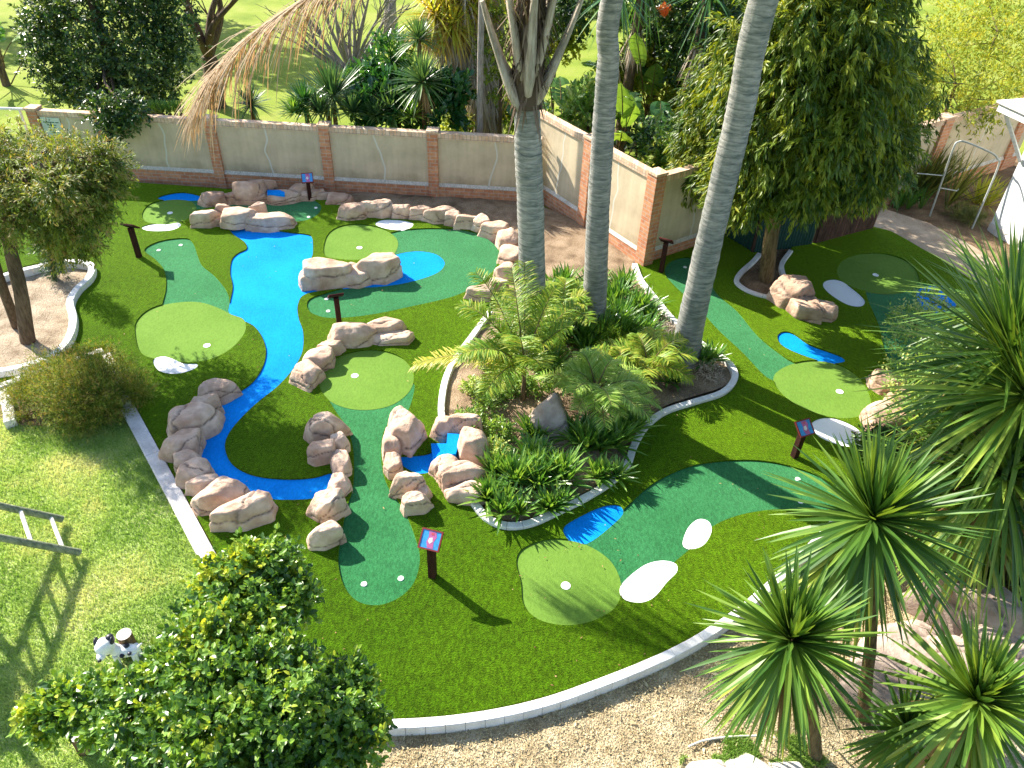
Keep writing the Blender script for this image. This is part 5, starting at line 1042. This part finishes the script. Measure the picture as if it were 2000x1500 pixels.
bushy('leafy_bush', 'dark shaded bush filling the corner behind the wall by the slender palm', 'bush', [(1280, 285, 17.4, 26), (1305, 275, 17.2, 28), (1340, 250, 18.6, 34), (1250, 270, 18, 22)], 'darktree', 120, 8, .12, .07, dict(tlen=.3, tint=(.0, .6)))
bushy('leafy_bush', 'dark tree mass at the top between the palms', 'bush', [(1310, 20, 22, 60), (1370, 40, 21.5, 60), (1420, 60, 20, 56), (1440, -10, 21, 70), (1250, -20, 23, 60), (1130, -10, 23, 50), (1090, 20, 23, 40), (1340, 110, 21, 40)], 'darktree', 190, 10, .13, .08, dict(tlen=.4, tint=(.0, .8), down=.2))
b = GY(1298, 22, 20.8); T = thing('flowering_tree', 'orange red flower cluster high between the slender and leaning palms', 'flower', tuple(b)); a = Acc(); ellip(a, b, (.10, .10, .12)); twigs(a, b, .09, 20, 5, .10, .035, .08); a.build('flowers', MT['orange'], T, False, loc=b)
# right-hand hedges
bushy('hedge_bush', 'airy yellow green bush hanging over the far cream wall', 'bush', [(1800, 110, 20.5, 50), (1850, 160, 20.2, 56), (1910, 170, 20, 50), (1800, 190, 19.8, 40), (1870, 205, 19.3, 40), (1940, 195, 19.6, 46), (1840, 90, 21.5, 50), (1960, 150, 20.5, 50), (1780, 150, 20, 40), (1925, 225, 19.2, 24)], 'hedge', 95, 9, .11, .035, dict(tlen=.4, tint=(.1, .9), down=.2, shell=.2))
bushy('hedge_bush', 'yellow green bush in the top right corner', 'bush', [(1890, 30, 24, 60), (1950, 60, 23, 66), (2000, 20, 24, 80), (1980, 110, 22, 60), (1880, 90, 23, 46), (1930, -10, 25, 60), (2020, 150, 21.5, 60)], 'hedge', 110, 9, .12, .04, dict(tlen=.45, tint=(.2, 1.), shell=.25))
def reeds(label, px, py, Y, n, L, spread, leaf='reed', el=(.75, 1.5), W=.045, tint=(0, 1), ln=(0, 0)):
    b = np.array([*GY(px, py, Y)[:2], -.08]); T = thing('reed_clump', label, 'plant', tuple(b), 0, 'reedy clumps by the far wall'); a = Acc()
    for i in range(6): rosette(a, b+np.append(rng.normal(0, spread, 2), 0), n//6, L, W, el, (.02, .2), tint, axis=(ln[0], ln[1], 1), pw=.7)
    a.build('leaves', MT[leaf], T, False, loc=b)
reeds('dark upright reedy clump nearest the drooping tree by the far wall', 1775, 385, 18.6, 110, 1.7, .22, tint=(0, .6), ln=(.25, 0))
reeds('tall reedy clump with pale streaked leaves behind the pipe frame', 1835, 380, 18.4, 110, 1.6, .25, ln=(.35, 0))
reeds('low reedy clump at the edge of the path', 1770, 410, 17.8, 60, .7, .2, 'agap', tint=(0, .4))
reeds('yellow reedy clump by the white house corner', 1925, 350, 18.4, 70, .95, .14, 'hedge', (.2, 1.4), .05, (.5, 1.))
lowshrub('pale grassy weeds at the edge of the earth yard by the white house', 1900, 430, -.05, .5, .16, 'reed', 60, 10, .14, .012, 'weeds', 'plant', tlen=.2, up=.7)
# dry ground litter, lawn blades
def litter(name, q, n, z, mk, lab, cat, kind):
    lo, hi = q.min(0), q.max(0); P = rng.uniform(lo, hi, (int(n*2.2), 2)); P = P[inpoly(P, q)]
    if name == 'weed_patch': P = P[np.array([mnoise.noise((x*3, y*3, 5.)) for x, y in P]) > -.02]
    P = P[:n]; m = len(P); a = Acc()
    if kind == 'blade':
        zz = np.full(m, z); Z = np.column_stack([P, zz]); az = rng.uniform(0, 6.28, m); h = rng.uniform(.025, .055, m); w = .006
        dx = np.column_stack([np.cos(az), np.sin(az), 0*az])*w; tp = Z+np.column_stack([rng.normal(0, .022, (m, 2)), h])
        pt = np.array([mnoise.noise((x*1.1, y*1.1, 2.)) for x, y in P]); pt2 = np.array([mnoise.noise((x*3.1, y*3.1, 6.)) for x, y in P]); t = np.clip(.45+.75*pt+.45*pt2+rng.normal(0, .16, m), 0, 1)
        a.add(np.stack([Z-dx, Z+dx, tp], 1).reshape(-1, 3), np.arange(3*m).reshape(-1, 3), np.repeat(t, 3))
    else:
        Z = np.column_stack([P, z+rng.uniform(0, .03, m)]); L = rng.gamma(2., .007, m)+.006
        scatter(a, Z, sph(m)*[1, 1, .35], sph(m)*.5+[0, 0, 1], L, L*rng.uniform(.15, .6, m), rng.random(m))
    o = a.build(name, MT[mk]); stuff(o, lab, cat); return o
vis = np.array([G(x, y, -.05)[:2] for x, y in [(-30, 740), (20, 830), (236, 815), (248, 808), (402, 1110), (590, 1430), (590, 1530), (-40, 1530)]])
litter('lawn_blades', vis, 90000, -.045, 'grassblade', 'short patchy mown grass of the left-hand lawn', 'grass', 'blade')
vis = np.array([G(x, y, -.1)[:2] for x, y in [(600, 1440), (760, 1430), (1050, 1392), (1200, 1340), (1440, 1216), (1560, 1112), (1660, 1020), (1760, 1200), (1760, 1530), (600, 1530)]])
litter('mulch_litter', vis, 60000, -.105, 'chip', 'loose tan mulch and dry litter outside the front kerb', 'mulch', 'chip')
vis = np.array([G(x, y, -.1)[:2] for x, y in [(1330, 1480), (1400, 1440), (1470, 1425), (1560, 1440), (1620, 1490), (1560, 1530), (1400, 1520), (1320, 1500)]])
litter('weed_patch', vis, 9000, -.09, 'grassblade', 'patch of green grass in the dry ground by the lower yucca', 'grass', 'blade')

P = np.array([G(rng.uniform(240, 1500), rng.uniform(400, 1380), .04) for _ in range(900)]); keep = inpoly(P[:, :2], turf_q)
for h_ in holes: keep &= ~inpoly(P[:, :2], h_)
dens = np.array([mnoise.noise((x*.5, y*.5, 9.)) for x, y, _ in P]); P = P[keep & (dens > -.05)][:150]; a = Acc(); m = len(P)
scatter(a, P, sph(m)*[1, 1, .15], sph(m)*.4+[0, 0, 1], rng.uniform(.02, .05, m), rng.uniform(.010, .022, m), rng.random(m))
stuff(a.build('fallen_leaves', MT['yuccadead']), 'scattered tiny dry leaves fallen on the turf', 'leaves')
